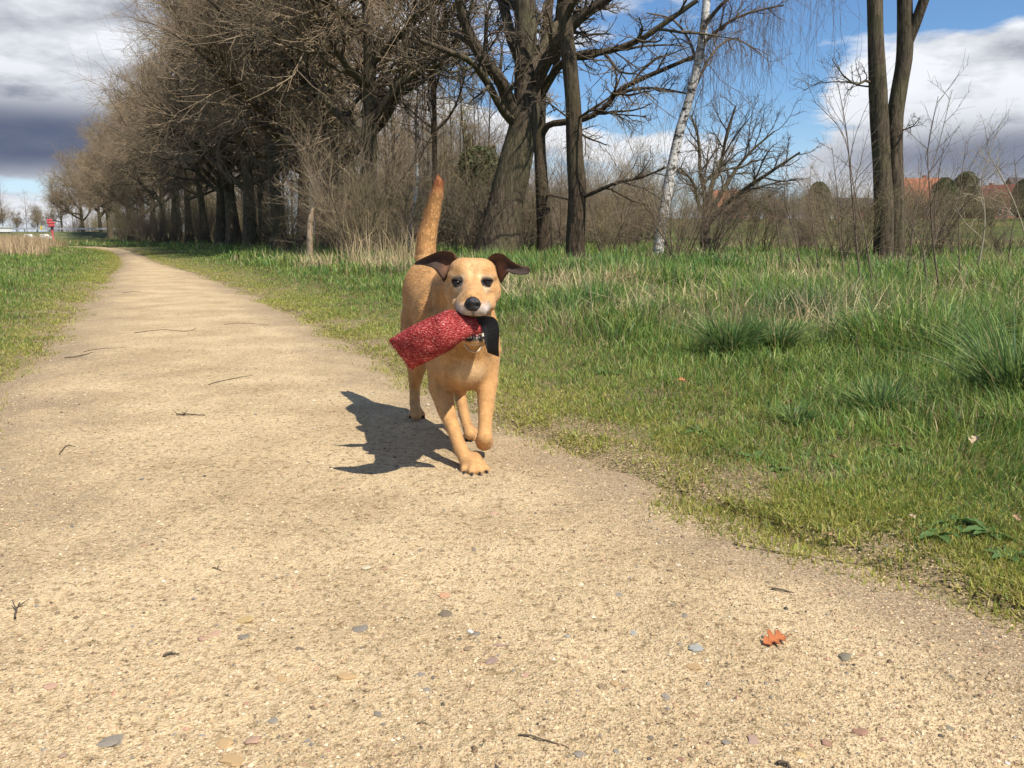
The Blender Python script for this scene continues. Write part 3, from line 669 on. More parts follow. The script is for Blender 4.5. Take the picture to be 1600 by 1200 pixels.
# big leaning oak right of the dog
Yb = 20.0; T = Tree()
px_limb(T, [(772,412,Yb),(780,372,Yb),(792,310,Yb),(806,250,Yb),(818,195,Yb),(824,150,Yb),(822,80,Yb),(820,0,Yb),(816,-110,Yb)], 31, 13, 26, 18, flare=1.35, knobs=.25)
ls = [px_limb(T, [(815,205,Yb),(797,165,Yb-.2),(783,128,Yb-.5),(752,88,Yb-1),(728,40,Yb-1.3),(712,-20,Yb-1.6)], 13, 6, 14, 9, knobs=.3),
      px_limb(T, [(806,195,Yb),(785,172,Yb-.6),(762,130,Yb-1.2),(735,96,Yb-2),(700,80,Yb-2.6),(655,62,Yb-3)], 7.5, 3, 12, 8, knobs=.3),
      px_limb(T, [(822,165,Yb),(842,120,Yb-.3),(868,70,Yb-.8),(905,30,Yb-1.2),(960,-10,Yb-1.6)], 12, 6, 12, 9, knobs=.3),
      px_limb(T, [(845,150,Yb+.2),(872,105,Yb-.3),(905,85,Yb-.7),(950,80,Yb-1),(1000,62,Yb-1.3),(1040,35,Yb-1.5),(1090,0,Yb-1.7)], 6.5, 3.4, 14, 8, knobs=.3),
      px_limb(T, [(824,110,Yb),(800,60,Yb+.5),(785,0,Yb+.9),(770,-60,Yb+1.2)], 11, 6, 10, 9, knobs=.3),
      px_limb(T, [(830,120,Yb),(862,50,Yb+.5),(900,0,Yb+.9),(960,-40,Yb+1.2)], 9, 5, 10, 9, knobs=.3),
      px_limb(T, [(822,90,Yb),(818,-60,Yb+.3),(835,-200,Yb+.3)], 12, 5, 8, 9)]
sprout(T, ls, (9, 7, 6), (.38, .5, .5))
T.finish('oak_tree', M['twig_dark'], M['bark'], base_of(776, Yb), 'big leaning oak with thick forked trunk just right of the dog')
# second trunk behind, with a long limb reaching right
Yb = 23.0; T = Tree()
p0 = px_limb(T, [(851,405,Yb),(850,350,Yb),(846,280,Yb),(843,215,Yb),(845,150,Yb),(850,80,Yb),(858,0,Yb),(862,-80,Yb)], 11.5, 6, 20, 14, flare=1.25, knobs=.2)
ls = [px_limb(T, [(845,215,Yb),(856,196,Yb-.2),(880,191,Yb-.5),(918,184,Yb-.9),(948,165,Yb-1.2),(966,142,Yb-1.4),(1005,122,Yb-1.6),(1050,103,Yb-1.8),(1090,85,Yb-2)], 6, 2.6, 18, 8, knobs=.25),
      px_limb(T, [(960,148,Yb-1.4),(1000,138,Yb-1.6),(1040,140,Yb-1.8),(1080,148,Yb-2)], 2.8, 1.2, 9, 6),
      px_limb(T, [(848,140,Yb),(866,110,Yb-.6),(880,60,Yb-1),(905,10,Yb-1.4)], 6, 3, 9, 8),
      px_limb(T, [(846,170,Yb),(830,110,Yb+.6),(812,40,Yb+1)], 5, 3, 8, 8),
      px_limb(T, [(852,305,Yb),(868,307,Yb-.6),(890,312,Yb-1.2)], 2.4, 1.6, 6, 6)]
sprout(T, ls[:4], (8, 7, 6), (.36, .5, .5), wig=.2)
T.finish('oak_tree', M['twig'], M['bark_red'], base_of(850, Yb), 'straight brown trunk behind the leaning oak with long limb reaching right')
# nearest straight trunk
Yb = 17.5; T = Tree()
px_limb(T, [(899,418,Yb),(899,370,Yb),(902,300,Yb),(898,240,Yb),(896,170,Yb),(891,110,Yb),(885,50,Yb),(882,0,Yb),(880,-100,Yb)], 14.5, 9.5, 26, 16, flare=1.15, knobs=.28)
ls = [px_limb(T, [(905,310,Yb),(930,300,Yb-.3),(965,285,Yb-.6),(1000,278,Yb-.8),(1040,262,Yb-1)], 4, 1.2, 10, 6, knobs=.3),
      px_limb(T, [(897,190,Yb),(925,172,Yb-.4),(960,178,Yb-.8),(1010,182,Yb-1.1)], 2.2, .8, 9, 6),
      px_limb(T, [(893,188,Yb),(872,172,Yb-.3),(852,158,Yb-.5),(830,160,Yb-.8)], 1.8, .8, 8, 6),
      px_limb(T, [(884,30,Yb),(910,-20,Yb-.5),(960,-60,Yb-1)], 6, 3, 8, 7),
      px_limb(T, [(882,10,Yb),(850,-40,Yb-.5),(790,-80,Yb-1)], 6, 3, 8, 7)]
sprout(T, ls, (7, 6, 5), (.42, .5, .5), wig=.2)
T.finish('oak_tree', M['twig_dark'], M['bark_red'], base_of(899, Yb), 'upright grey-brown trunk standing between the leaning oak and the birch')
# twin trunk tree at the right
Yb = 16.0; T = Tree()
px_limb(T, [(1378,440,Yb),(1380,395,Yb),(1381,330,Yb),(1378,260,Yb),(1374,190,Yb),(1371,120,Yb),(1368,50,Yb),(1366,-60,Yb)], 15.5, 11, 28, 16, flare=1.2, knobs=.22)
px_limb(T, [(1396,440,Yb+.25),(1398,395,Yb+.25),(1400,330,Yb+.25),(1398,260,Yb+.25),(1398,190,Yb+.25),(1405,140,Yb+.25),(1413,90,Yb+.25),(1414,40,Yb+.25),(1413,-40,Yb+.25)], 13, 11, 28, 16, flare=1.25, knobs=.22)
ls = [px_limb(T, [(1416,70,Yb+.25),(1428,42,Yb+.2),(1440,10,Yb+.1),(1462,-50,Yb)], 9, 7, 8, 10),
      px_limb(T, [(1366,132,Yb),(1352,126,Yb-.1),(1338,132,Yb-.3),(1318,118,Yb-.4),(1300,92,Yb-.5)], 2.4, .7, 9, 6),
      px_limb(T, [(1366,136,Yb),(1345,134,Yb+.1),(1322,128,Yb+.3),(1280,130,Yb+.4),(1255,142,Yb+.5)], 1.5, .5, 9, 5),
      px_limb(T, [(1406,205,Yb+.25),(1420,200,Yb),(1428,196,Yb-.2),(1436,185,Yb-.4)], 1.5, .5, 6, 5)]
sprout(T, ls[1:], (8, 5, 4), (.40, .5, .5), wig=.25, rmins=(.005, .003, .0025))
T.finish('twin_trunk_tree', M['twig_dark'], M['bark'], base_of(1386, Yb), 'tall bare tree with two grown-together grey trunks at the right')
# birch
m, nt, b = new_mat('birch_bark'); b.inputs['Roughness'].default_value = .7
tcn = nd(nt, 'ShaderNodeTexCoord'); mp = nd(nt, 'ShaderNodeMapping'); mp.inputs['Scale'].default_value = (4.5, 4.5, 7.); nt.links.new(tcn.outputs['Object'], mp.inputs['Vector'])
n_ = nd(nt, 'ShaderNodeTexNoise', Scale=1.5, Detail=8.0, Roughness=.75); nt.links.new(mp.outputs[0], n_.inputs['Vector'])
r_ = nd(nt, 'ShaderNodeValToRGB'); e = r_.color_ramp.elements; e[0].position = .44; e[0].color = (.03,.025,.02,1); e[1].position = .52; e[1].color = (.64,.60,.54,1)
nt.links.new(n_.outputs['Fac'], r_.inputs[0]); nt.links.new(r_.outputs[0], b.inputs['Base Color'])
bp = nd(nt, 'ShaderNodeBump', Strength=.6, Distance=.02); nt.links.new(n_.outputs['Fac'], bp.inputs['Height']); nt.links.new(bp.outputs[0], b.inputs['Normal']); M['birch'] = m
def hang(T, lines, n, l0, l1, seglen=7):
    for p0, r0 in lines:
        N = n; t = rng.random(N)*(p0.shape[1]-1.01); i = t.astype(int); p = p0[0, i]*(1-(t-i))[:, None]+p0[0, i+1]*(t-i)[:, None]
        d = nrm(rng.normal(0, .5, (N, 3))+np.array([0, 0, -.2])); L = (l0+(l1-l0)*rng.random(N))[:, None]; o = [p]
        for k in range(seglen-1):
            p = p+d*L/(seglen-1); o.append(p); d = nrm(d*.55+np.array([0, 0, -.8])+rng.normal(0, .10, (N, 3)))
        ps = np.stack(o, 1); rs = np.linspace(.004, .0022, seglen)[None].repeat(N, 0); T.limb(ps, rs, 3, woody=False)
        p2, r2 = kids(ps, rs, 4, .2, 1., 35, 10, .35, .8, 3, .15, -.25, .0022, .7); T.limb(p2, r2, 3, woody=False)
Yb = 20.5; T = Tree()
p0 = px_limb(T, [(1026,410,Yb),(1031,375,Yb),(1039,320,Yb),(1049,265,Yb),(1062,205,Yb),(1077,155,Yb),(1090,100,Yb),(1099,50,Yb),(1104,0,Yb),(1110,-80,Yb),(1112,-160,Yb)], 8.6, 5.4, 30, 14, flare=1.1, knobs=.22)
e_b = [px_limb(T, [(1097,70,Yb),(1118,50,Yb-.3),(1150,28,Yb-.5),(1190,15,Yb-.7),(1225,8,Yb-.9)], 3.2, 1., 9, 6, False),
       px_limb(T, [(1100,40,Yb),(1130,5,Yb-.5),(1180,-30,Yb-.8),(1240,-45,Yb-1),(1300,-35,Yb-1.2)], 3.5, 1.2, 10, 6, False),
       px_limb(T, [(1080,150,Yb),(1098,110,Yb+.3),(1120,75,Yb+.6),(1150,60,Yb+.8),(1190,85,Yb+1)], 2.8, 1., 9, 6, False),
       px_limb(T, [(1090,100,Yb),(1075,60,Yb+.3),(1050,30,Yb+.5),(1010,20,Yb+.7)], 2.6, 1., 9, 6, False)]
sprout(T, e_b, (9, 6, 4), (.42, .5, .5), wig=.2, rmins=(.006, .004, .003), wood=False)
hang(T, e_b[:2], 70, .7, 2.7); hang(T, e_b[2:3], 30, .5, 1.8)
T.finish('birch_tree', M['twig_red'], M['birch'], base_of(1028, Yb), 'leaning birch with white and black peeling bark', cat='tree')
# low spreading tree behind the birch
Yb = 26.0; T = Tree()
px_limb(T, [(1103,420,Yb),(1102,372,Yb),(1103,340,Yb)], 9, 7, 6, 10, flare=1.2)
ls = [px_limb(T, [(1103,345,Yb),(1090,315,Yb),(1083,285,Yb-.3),(1062,262,Yb-.8)], 3.6, 1.6, 9, 6),
      px_limb(T, [(1103,345,Yb),(1101,300,Yb+.4),(1094,270,Yb+.6),(1092,220,Yb+.8),(1080,180,Yb+1)], 4.5, 1.4, 10, 7),
      px_limb(T, [(1104,345,Yb),(1112,290,Yb),(1128,250,Yb),(1135,210,Yb-.2),(1150,165,Yb-.3)], 4.2, 1.3, 10, 7),
      px_limb(T, [(1105,350,Yb),(1135,318,Yb-.4),(1165,295,Yb-.8),(1205,268,Yb-1.2),(1250,238,Yb-1.5)], 5, 1.5, 11, 7),
      px_limb(T, [(1106,340,Yb),(1140,280,Yb+.5),(1170,240,Yb+.8),(1210,205,Yb+1)], 4, 1.2, 10, 7),
      px_limb(T, [(1105,352,Yb),(1130,335,Yb+.6),(1170,322,Yb+1),(1215,300,Yb+1.4)], 3, 1.1, 9, 6)]
sprout(T, ls, (11, 7, 6), (.42, .52, .5), wig=.16, up=.06, rmins=(.010, .006, .0045))
T.finish('spreading_tree', M['twig_dark'], M['bark'], base_of(1103, Yb), 'low spreading bare tree with fanned limbs behind the birch')
# thin trees left of the big oak
Yb = 25.0; T = Tree()
p0 = px_limb(T, [(680,395,Yb),(679,330,Yb),(679,260,Yb),(679,200,Yb),(678,120,Yb),(676,40,Yb),(674,-60,Yb)], 4.6, 2.6, 16, 10)
ls = [px_limb(T, [(680,205,Yb),(700,185,Yb),(716,155,Yb-.3),(728,110,Yb-.4),(735,60,Yb-.5)], 2.2, .9, 9, 6), px_limb(T, [(679,190,Yb),(672,120,Yb+.3),(664,60,Yb+.5)], 2, .8, 8, 6),
      px_limb(T, [(678,150,Yb),(690,100,Yb),(700,40,Yb)], 2, .8, 8, 6), px_limb(T, [(679,205,Yb),(662,235,Yb-.3),(652,258,Yb-.5)], 1.4, .7, 6, 5)]
sprout(T, ls+[p0], (9, 6, 5), (.36, .5, .5), wig=.15, t0=.35, rmins=(.006, .005, .004))
T.finish('thin_tree', M['twig_red'], M['bark_red'], base_of(680, Yb), 'thin straight bare tree rising behind the dog tail')
Yb = 24.0; T = Tree()
px_limb(T, [(637,402,Yb),(642,350,Yb),(650,300,Yb),(652,255,Yb)], 4.2, 2.4, 12, 10)
p0 = px_limb(T, [(652,258,Yb),(650,200,Yb),(653,130,Yb),(650,60,Yb)], 2.3, .8, 12, 8, False)
sprout(T, [p0], (16, 7, 5), (.34, .5, .5), wig=.15, t0=.05, rmins=(.005, .004, .004), wood=False)
T.finish('birch_tree', M['twig_red'], M['birch'], base_of(638, Yb), 'slender young birch left of the dog tail')
Yb = 22.0; T = Tree()
px_limb(T, [(484,398,Yb),(484,360,Yb),(486,335,Yb)], 5, 4, 7, 10, knobs=.3)
ls = [px_limb(T, [(486,338,Yb),(489,325,Yb)], 3.6, 1.6, 4, 8)]
T.finish('tree_stump', M['twig'], simple('pale_wood', (.40,.29,.19), .85, .3, 6, bump=.5, bscale=12, stretch=(6, 6, 1)), base_of(484, Yb), 'pale broken tree stump standing in front of the avenue oaks', cat='stump')
# whips and saplings in the meadow at the right
WH = 'thin bare saplings around the twin-trunk tree'
saps = [([(1346,455,8.2),(1338,380,8.2),(1330,290,8.1),(1322,200,8),(1301,90,8)], 1.7, 'tall thin sapling left of the twin trunks, reaching highest'),
        ([(1362,440,8.6),(1352,370,8.6),(1335,300,8.6),(1318,210,8.7),(1268,155,8.8)], 1.3, 'thin sapling arching left from beside the twin trunks'),
        ([(1468,455,8.0),(1458,380,8.0),(1453,300,7.9),(1450,230,7.9),(1466,150,7.8)], 1.7, 'dark straight sapling just right of the twin trunks'),
        ([(1448,440,8.8),(1440,380,8.8),(1425,345,8.8),(1460,250,8.9),(1488,140,9)], 1.2, 'thin sapling bending right beside the twin trunks'),
        ([(1530,410,9.5),(1538,360,9.5),(1538,320,9.5),(1534,280,9.5),(1562,195,9.5)], 1.6, 'pale forked sapling in front of the dark red roof'),
        ([(1605,380,7.5),(1590,330,7.5),(1572,290,7.5),(1550,250,7.4),(1537,228,7.4)], 1.3, 'pale whip slanting in from the right edge of the picture'),
        ([(1250,410,9.5),(1240,360,9.5),(1226,310,9.4),(1230,255,9.4)], 1.3, 'slender sapling with forked top left of the white house'),
        ([(1222,415,9.8),(1215,360,9.8),(1212,330,9.8),(1206,280,9.8)], 1.1, 'dark sapling in front of the small brick house'),
        ([(1280,420,9.2),(1272,370,9.2),(1268,330,9.2),(1262,290,9.2)], 1.1, 'short sapling in front of the white house'),
        ([(1500,430,9.0),(1498,370,9.0),(1500,300,9.0),(1510,220,9.1)], 1.1, 'slim sapling midway between the twin trunks and dark red roof'),
        ([(1415,450,9.8),(1425,370,9.8),(1432,320,9.8),(1440,265,9.8)], 1.3, 'sapling in front of the orange roofed house'),
        ([(1320,440,9.4),(1312,370,9.4),(1308,300,9.4),(1300,230,9.4)], 1.2, 'sapling second to the left of the twin trunks'),
        ([(1575,420,10.),(1580,370,10),(1590,310,10.),(1585,250,10.)], 1.1, 'rightmost upright sapling beyond the tall tussock')]
PALE = simple('pale_sapling_bark', (.34,.28,.19), .8, .2, 5)
for pts, r, lab in saps:
    T = Tree(); p0 = px_limb(T, pts, r, .4, 12, 6, knobs=.2)
    p1, r1 = kids(p0[0], p0[1], 9, .15, .98, 38, 10, .34, .6, 6, .12, .06, .0028, .4)
    T.limb(p1, r1, 4, woody=False); p2, r2 = kids(p1, r1, 5, .15, 1., 38, 12, .45, .7, 4, .16, .03, .0018, .5); T.limb(p2, r2, 3, woody=False)
    bx, by = p0[0][0, 0, :2]; tw = PALE if 'pale' in lab else M['twig_red']
    T.finish('sapling', tw, tw, (bx, by, float(p0[0][0, 0, 2])), lab, WH, 'sapling')
# dense whip shrubs round the twin trunk
it = [(k % 3, px, y_, sc, rng.uniform(0, 6.28), lab_by('leafless thicket shrub', k, px, sc, .42, .66)) for k, (px, y_, sc) in enumerate(
     [(1326,15.5,.66),(1346,18.5,.80),(1428,16.8,.70),(1450,18.,.76),(1475,17.5,.6),(1306,17.5,.6),(1510,18.5,.5),(1565,18,.46),(1288,19,.55),(1398,20,.7)])]
place(BU, it, 'thicket shrubs around the twin trunks')
# evergreens: crown of many small leaf faces
def evergreen(H, Rw, n, size, conic):
    T = Tree(); p0, r0 = trunk_line(H, (0, 0), 6, .0, .12, .03, 1.1); T.limb(p0, r0, 8)
    t = rng.random(n)**.8; z = H*(.04+.95*t); a = rng.random(n)*6.28
    prof = (1-t)*1.0+.04 if conic else np.sqrt(np.clip(1-(2*t-.85)**2/1.4, .02, 1))
    lump = .65+.7*fbm(a*1.6+3, t*9, 3, 61); r = Rw*prof*lump*(rng.random(n)**.35)
    c = np.stack([np.cos(a)*r, np.sin(a)*r, z], -1); d1 = nrm(rng.normal(size=(n, 3))+np.stack([np.cos(a), np.sin(a), -.3+0*a], -1)); d2 = nrm(np.cross(d1, rng.normal(size=(n, 3))))
    s1 = size*(.6+.8*rng.random((n, 1))); V = np.stack([c-d1*s1, c+d2*s1*.45, c+d1*s1, c-d2*s1*.45], 1).reshape(-1, 3)
    T.b.add(V, None, np.arange(4*n).reshape(-1, 4)); return T
EV = [dict(T=evergreen(4.2, 1.35, 14000, .075, False), name='evergreen_tree', tw=M['ivy'], bk=M['bark']), dict(T=evergreen(6.5, 1.7, 9000, .16, True), name='conifer_tree', tw=M['needle'], bk=M['bark'])]
place(EV, [(0, 752, 36, 1.0, 0., 'dark green leafy evergreen left of the leaning oak'), (1, 735, 42, .82, 1., 'olive conifer behind the dark evergreen'),
           (1, 770, 46, .8, 2., 'conifer tip peeping out behind the leaning oak'), (0, 1268, 150, 1.5, .3, 'dark evergreen above the white house'),
           (0, 1492, 150, 1.9, 1.3, 'tall dark evergreen right of the orange roofed house'), (0, 1584, 140, 1.5, 2.2, 'dark evergreen right of the dark red roof'),
           (0, 1460, 145, 1.6, 3.2, 'round evergreen beside the orange roofed house')], 'evergreens')

# ------------------------------------------------------------------ far buildings
def house(px, base_py, y_, w, d, hw, hr, wall, roof, label, rz=0., wins=2, gable_front=False):
    pt = P(px, base_py, y_); zb = float(hgt(pt[0], y_))-.2
    e = empty('house', (pt[0], y_, zb)); e.rotation_euler = (0, 0, rz); tag(e, label, 'house', 'houses beyond the meadow')
    mb = MB(); mb.box(-w/2, w/2, -d/2, d/2, 0, hw)
    if gable_front: mb.add([(-w/2, -d/2, hw), (w/2, -d/2, hw), (0, -d/2, hw+hr*.96), (-w/2, d/2, hw), (w/2, d/2, hw), (0, d/2, hw+hr*.96)], [(0, 1, 2), (4, 3, 5)])
    else: mb.add([(-w/2, -d/2, hw), (-w/2, d/2, hw), (-w/2, 0, hw+hr*.96), (w/2, -d/2, hw), (w/2, d/2, hw), (w/2, 0, hw+hr*.96)], [(0, 2, 1), (3, 4, 5)])
    link('wall', mb.mesh('wall'), wall, e)
    rb = MB(); o = .5; t_ = .22
    for sgn in (-1, 1):
        if gable_front: A = [(sgn*(w/2+o), -d/2-o, hw-o*hr/(w/2)), (sgn*(w/2+o), d/2+o, hw-o*hr/(w/2)), (0, d/2+o, hw+hr), (0, -d/2-o, hw+hr)]
        else: A = [(-w/2-o, sgn*(d/2+o), hw-o*hr/(d/2)), (w/2+o, sgn*(d/2+o), hw-o*hr/(d/2)), (w/2+o, 0, hw+hr), (-w/2-o, 0, hw+hr)]
        A = np.array(A); B = A+np.array([0, 0, t_]); rb.add(np.vstack([A, B]), None, [(0,1,2,3),(4,7,6,5),(0,4,5,1),(1,5,6,2),(2,6,7,3),(3,7,4,0)])
    rf = link('roof', rb.mesh('roof'), roof, e)
    cb = MB(); cb.box(w*.18, w*.18+.6, -.3+d*.1, .3+d*.1, hw+hr*.4, hw+hr+.7); link('chimney', cb.mesh('chimney'), M['brick'], rf)
    for k in range(wins):
        x_ = -w/2+w*(k+.5)/wins; wb = MB(); wb.box(x_-.55, x_+.55, -d/2-.06, -d/2+.05, .9, min(hw-.3, 2.1)); wi = link('window', wb.mesh('window'), M['white'], e)
        gb = MB(); gb.box(x_-.43, x_+.43, -d/2-.075, -d/2-.03, 1.0, min(hw-.4, 2.0)); link('pane', gb.mesh('pane'), M['dark'], wi)
    db = MB(); db.box(-w/2+w/wins-.5, -w/2+w/wins+.5, -d/2-.05, -d/2+.04, 0, 2.05); link('door', db.mesh('door'), M['slate'], e)
    return e
house(1137, 345, 175, 7.5, 8, 2.4, 3.6, M['brick'], M['tile'], 'brick house with orange roof seen through the spreading tree', .25)
house(1209, 345, 150, 2.6, 3.2, 1.9, .9, simple('orange_brick', (.42,.19,.10), .85, .2, 3), M['slate'], 'small orange brick hut left of the white house', .1, 1)
house(1284, 343, 155, 4.0, 5, 2.6, .8, M['white'], M['slate'], 'low white house with dark flat-pitched roof', -.1)
house(1318, 343, 165, 9, 6, 2.6, 1.5, simple('barn_red', (.25,.05,.05), .85, .2, 3), M['slate'], 'dark red barn right of the white house', .1, 3)
house(1425, 340, 160, 8, 8, 2.8, 4.6, M['brick'], M['tile'], 'house with bright orange tiled roof right of the twin trunks', -.2)
house(1541, 338, 158, 9.5, 9, 2.7, 3.3, M['brick'], M['tile_dark'], 'wide brick house with dark red gabled roof', .5, 3, True)
house(1600, 340, 175, 8, 8, 3.2, 5.2, M['brick'], M['slate'], 'dark roofed house at the right edge behind the conifer', .2)

# ------------------------------------------------------------------ far left: road, rail, sign, boats
eb = MB(); eb.add([(-160, 118, -.3), (-42, 118, -.3), (-42, 124, .95), (-160, 124, .95), (-160, 140, .95), (-42, 140, .95)], None, [(0, 1, 2, 3), (3, 2, 5, 4)])
em = link('embankment', eb.mesh('embankment'), simple('embankment_grass', (.10,.11,.045), .95, .3, .6)); em['kind'] = 'structure'
e = empty('guard_rail', (-80, 125, .95)); tag(e, 'long pale guard rail along the road at the far left', 'rail')
rb = MB(); rb.box(-40, 24, -.06, .06, .30, .52); link('rail', rb.mesh('rail'), M['metal'], e)
pm = MB(); pm.box(-.06, .06, .07, .17, 0, .5); pm = pm.mesh('post')
for k in range(16): link('post', pm, M['metal'], e, (-38+4*k, 0, 0))
e = empty('bridge_parapet', (P(4, 364, 123)[0], 123, .9)); tag(e, 'white bridge parapet at the far left edge', 'parapet')
pb = MB(); pb.box(-4, 1.2, -.2, .2, 0, .62); link('panel', pb.mesh('panel'), M['white'], e); pb = MB(); pb.box(-4.1, 1.3, -.3, .3, .62, .74); link('coping', pb.mesh('coping'), M['white'], e)
pt = P(66, 368, 122); e = empty('road_sign', (pt[0], 122, .9)); tag(e, 'small yellow road sign on a thin post beside the rail', 'sign')
sb_ = MB(); sb_.box(-.04, .04, -.04, .04, 0, .75); link('post', sb_.mesh('post'), M['metal'], e); sb_ = MB(); sb_.box(-.13, .13, -.07, -.045, .36, .80); link('plate', sb_.mesh('plate'), M['yellow'], e)
Ys = 52.; pt = P(84, 386, Ys); e = empty('signpost', (pt[0], Ys, 0)); tag(e, 'red signpost with stacked scalloped boards at the river bank', 'sign')
sb_ = MB(); V_, q_ = tubes(np.array([[(0, 0, -.1), (0, 0, .6), (0, 0, 1.35)]]), np.array([[.07, .065, .06]]), 8); sb_.add(V_, None, q_); link('post', sb_.mesh('post', True), M['signred'], e)
for zc, x0, x1 in ((1.14, -.16, .20), (1.30, -.22, .23), (1.46, -.22, .10)):
    sb_ = MB(); n_ = 5; ww = (x1-x0)/n_
    for k in range(n_): Vv, Tt, Qq = lathe_blob((x0+(k+.5)*ww, -.09, zc), (ww*.62, .03, .085), 10, 6); sb_.add(Vv, Tt, Qq)
    sb_.box(x0, x1, -.10, -.06, zc-.06, zc+.06); link('board', sb_.mesh('board', True), M['signred'], e)
bd = MB(); V_, q_ = tubes(np.array([[(0, 0, .93), (0, 0, 1.04)]]), np.array([[.085, .085]]), 8); bd.add(V_, None, q_); link('band', bd.mesh('band'), M['dark'], e)
def boat(px, py, y_, L, lab):
    pt = P(px, py, y_); e = empty('motor_boat', (pt[0], y_, -.02)); e.scale = (.55, .55, .55); tag(e, lab, 'boat', 'white boats moored behind the reeds')
    hb = MB(); n_ = 9; xs_ = np.linspace(-L/2, L/2, n_); Vv = []
    for x_ in xs_:
        k = 1-max(0, (abs(x_)/(L/2))-.3)**2*1.6 if x_ > 0 else 1.; k = max(k, .05); Vv += [(x_, -.75*k, .62+.12*(x_/L+.5)), (x_, -.5*k, .02), (x_, .5*k, .02), (x_, .75*k, .62+.12*(x_/L+.5))]
    Qd = [(4*a+s_, 4*a+4+s_, 4*a+5+s_, 4*a+1+s_) for a in range(n_-1) for s_ in range(3)]+[(4*a, 4*a+3, 4*a+7, 4*a+4) for a in range(n_-1)]+[(0, 1, 2, 3)]
    hb.add(Vv, None, Qd); link('hull', hb.mesh('hull'), M['white'], e)
    cb = MB(); cb.add([(-.9,-.55,.66),(.8,-.55,.66),(.8,.55,.66),(-.9,.55,.66),(-.8,-.48,1.12),(.4,-.48,1.12),(.4,.48,1.12),(-.8,.48,1.12)], None, [(0,1,5,4),(1,2,6,5),(2,3,7,6),(3,0,4,7),(4,5,6,7)]); c_ = link('cabin', cb.mesh('cabin'), M['white'], e)
    for x_ in (-.55, -.1): wb = MB(); wb.box(x_-.13, x_+.13, -.56, -.50, .78, 1.0); link('window', wb.mesh('window'), M['dark'], c_)
boat(71, 374, 105, 4.0, 'white boat with two dark windows beside the red signpost'); boat(46, 374, 108, 2.6, 'white boat behind the reeds, left of the one by the signpost')
rng = np.random.default_rng(77)
# ------------------------------------------------------------------ the dog: one continuous body from a blended distance field
H_ = .0042
lo = np.array([-.46, 2.10, -.02]); hi = np.array([.03, 3.36, .95]); dims = np.ceil((hi-lo)/H_).astype(int)
F = np.full(dims, .5, np.float32)
def region(bb0, bb1):
    a = np.clip(np.floor((bb0-lo)/H_).astype(int), 0, dims-1); c = np.clip(np.ceil((bb1-lo)/H_).astype(int)+1, 1, dims)
    g = [lo[i]+H_*np.arange(a[i], c[i]) for i in range(3)]
    return tuple(slice(a[i], c[i]) for i in range(3)), g
def blend(sl, d, k):
    f = F[sl]; h = np.maximum(k-np.abs(f-d), 0)/k; F[sl] = np.minimum(f, d)-h*h*k*.25
def carve(sl, d, k):
    f = F[sl]; d = -d; h = np.maximum(k-np.abs(f-d), 0)/k; F[sl] = np.maximum(f, d)+h*h*k*.25
def cap(a, c, ra, rb, k=.02, op=blend, sq=None):
    a = np.asarray(a, float); c = np.asarray(c, float); m_ = max(ra, rb)+k+.012
    sl, g = region(np.minimum(a, c)-m_, np.maximum(a, c)+m_)
    x, y, z = np.meshgrid(*g, indexing='ij'); ab = c-a; L2 = (ab*ab).sum()
    t = np.clip(((x-a[0])*ab[0]+(y-a[1])*ab[1]+(z-a[2])*ab[2])/L2, 0, 1); t2 = t*t*(3-2*t)*.5+t*.5
    d = np.sqrt((x-a[0]-t*ab[0])**2+(y-a[1]-t*ab[1])**2+(z-a[2]-t*ab[2])**2)-(ra+(rb-ra)*t2)
    op(sl, d.astype(np.float32), k)
def ell(c, r, k=.02, yaw=0., pit=0., op=blend):
    c = np.asarray(c, float); r = np.asarray(r, float); m_ = r.max()+k+.012
    sl, g = region(c-m_, c+m_); x, y, z = np.meshgrid(*g, indexing='ij'); x = x-c[0]; y = y-c[1]; z = z-c[2]
    cy, sy = math.cos(yaw), math.sin(yaw); x, y = x*cy+y*sy, -x*sy+y*cy
    cp, sp_ = math.cos(pit), math.sin(pit); y, z = y*cp+z*sp_, -y*sp_+z*cp
    k0 = np.sqrt((x/r[0])**2+(y/r[1])**2+(z/r[2])**2); k1 = np.sqrt((x/r[0]**2)**2+(y/r[1]**2)**2+(z/r[2]**2)**2)
    op(sl, (k0*(k0-1)/np.maximum(k1, 1e-6)).astype(np.float32), k)
def chain(pts, rs, k=.02):
    pts = np.array(pts); m_ = max(rs)+k+.012; sl, g = region(pts.min(0)-m_, pts.max(0)+m_); x, y, z = np.meshgrid(*g, indexing='ij'); D = None
    for (a, c, r1, r2) in zip(pts[:-1], pts[1:], rs[:-1], rs[1:]):
        ab = c-a; t = np.clip(((x-a[0])*ab[0]+(y-a[1])*ab[1]+(z-a[2])*ab[2])/(ab*ab).sum(), 0, 1)
        d = np.sqrt((x-a[0]-t*ab[0])**2+(y-a[1]-t*ab[1])**2+(z-a[2]-t*ab[2])**2)-(r1+(r2-r1)*t)
        if D is None: D = d
        else: h = np.maximum(.012-np.abs(D-d), 0)/.012; D = np.minimum(D, d)-h*h*.0012
    blend(sl, D.astype(np.float32), k)
YAW = math.radians(16)
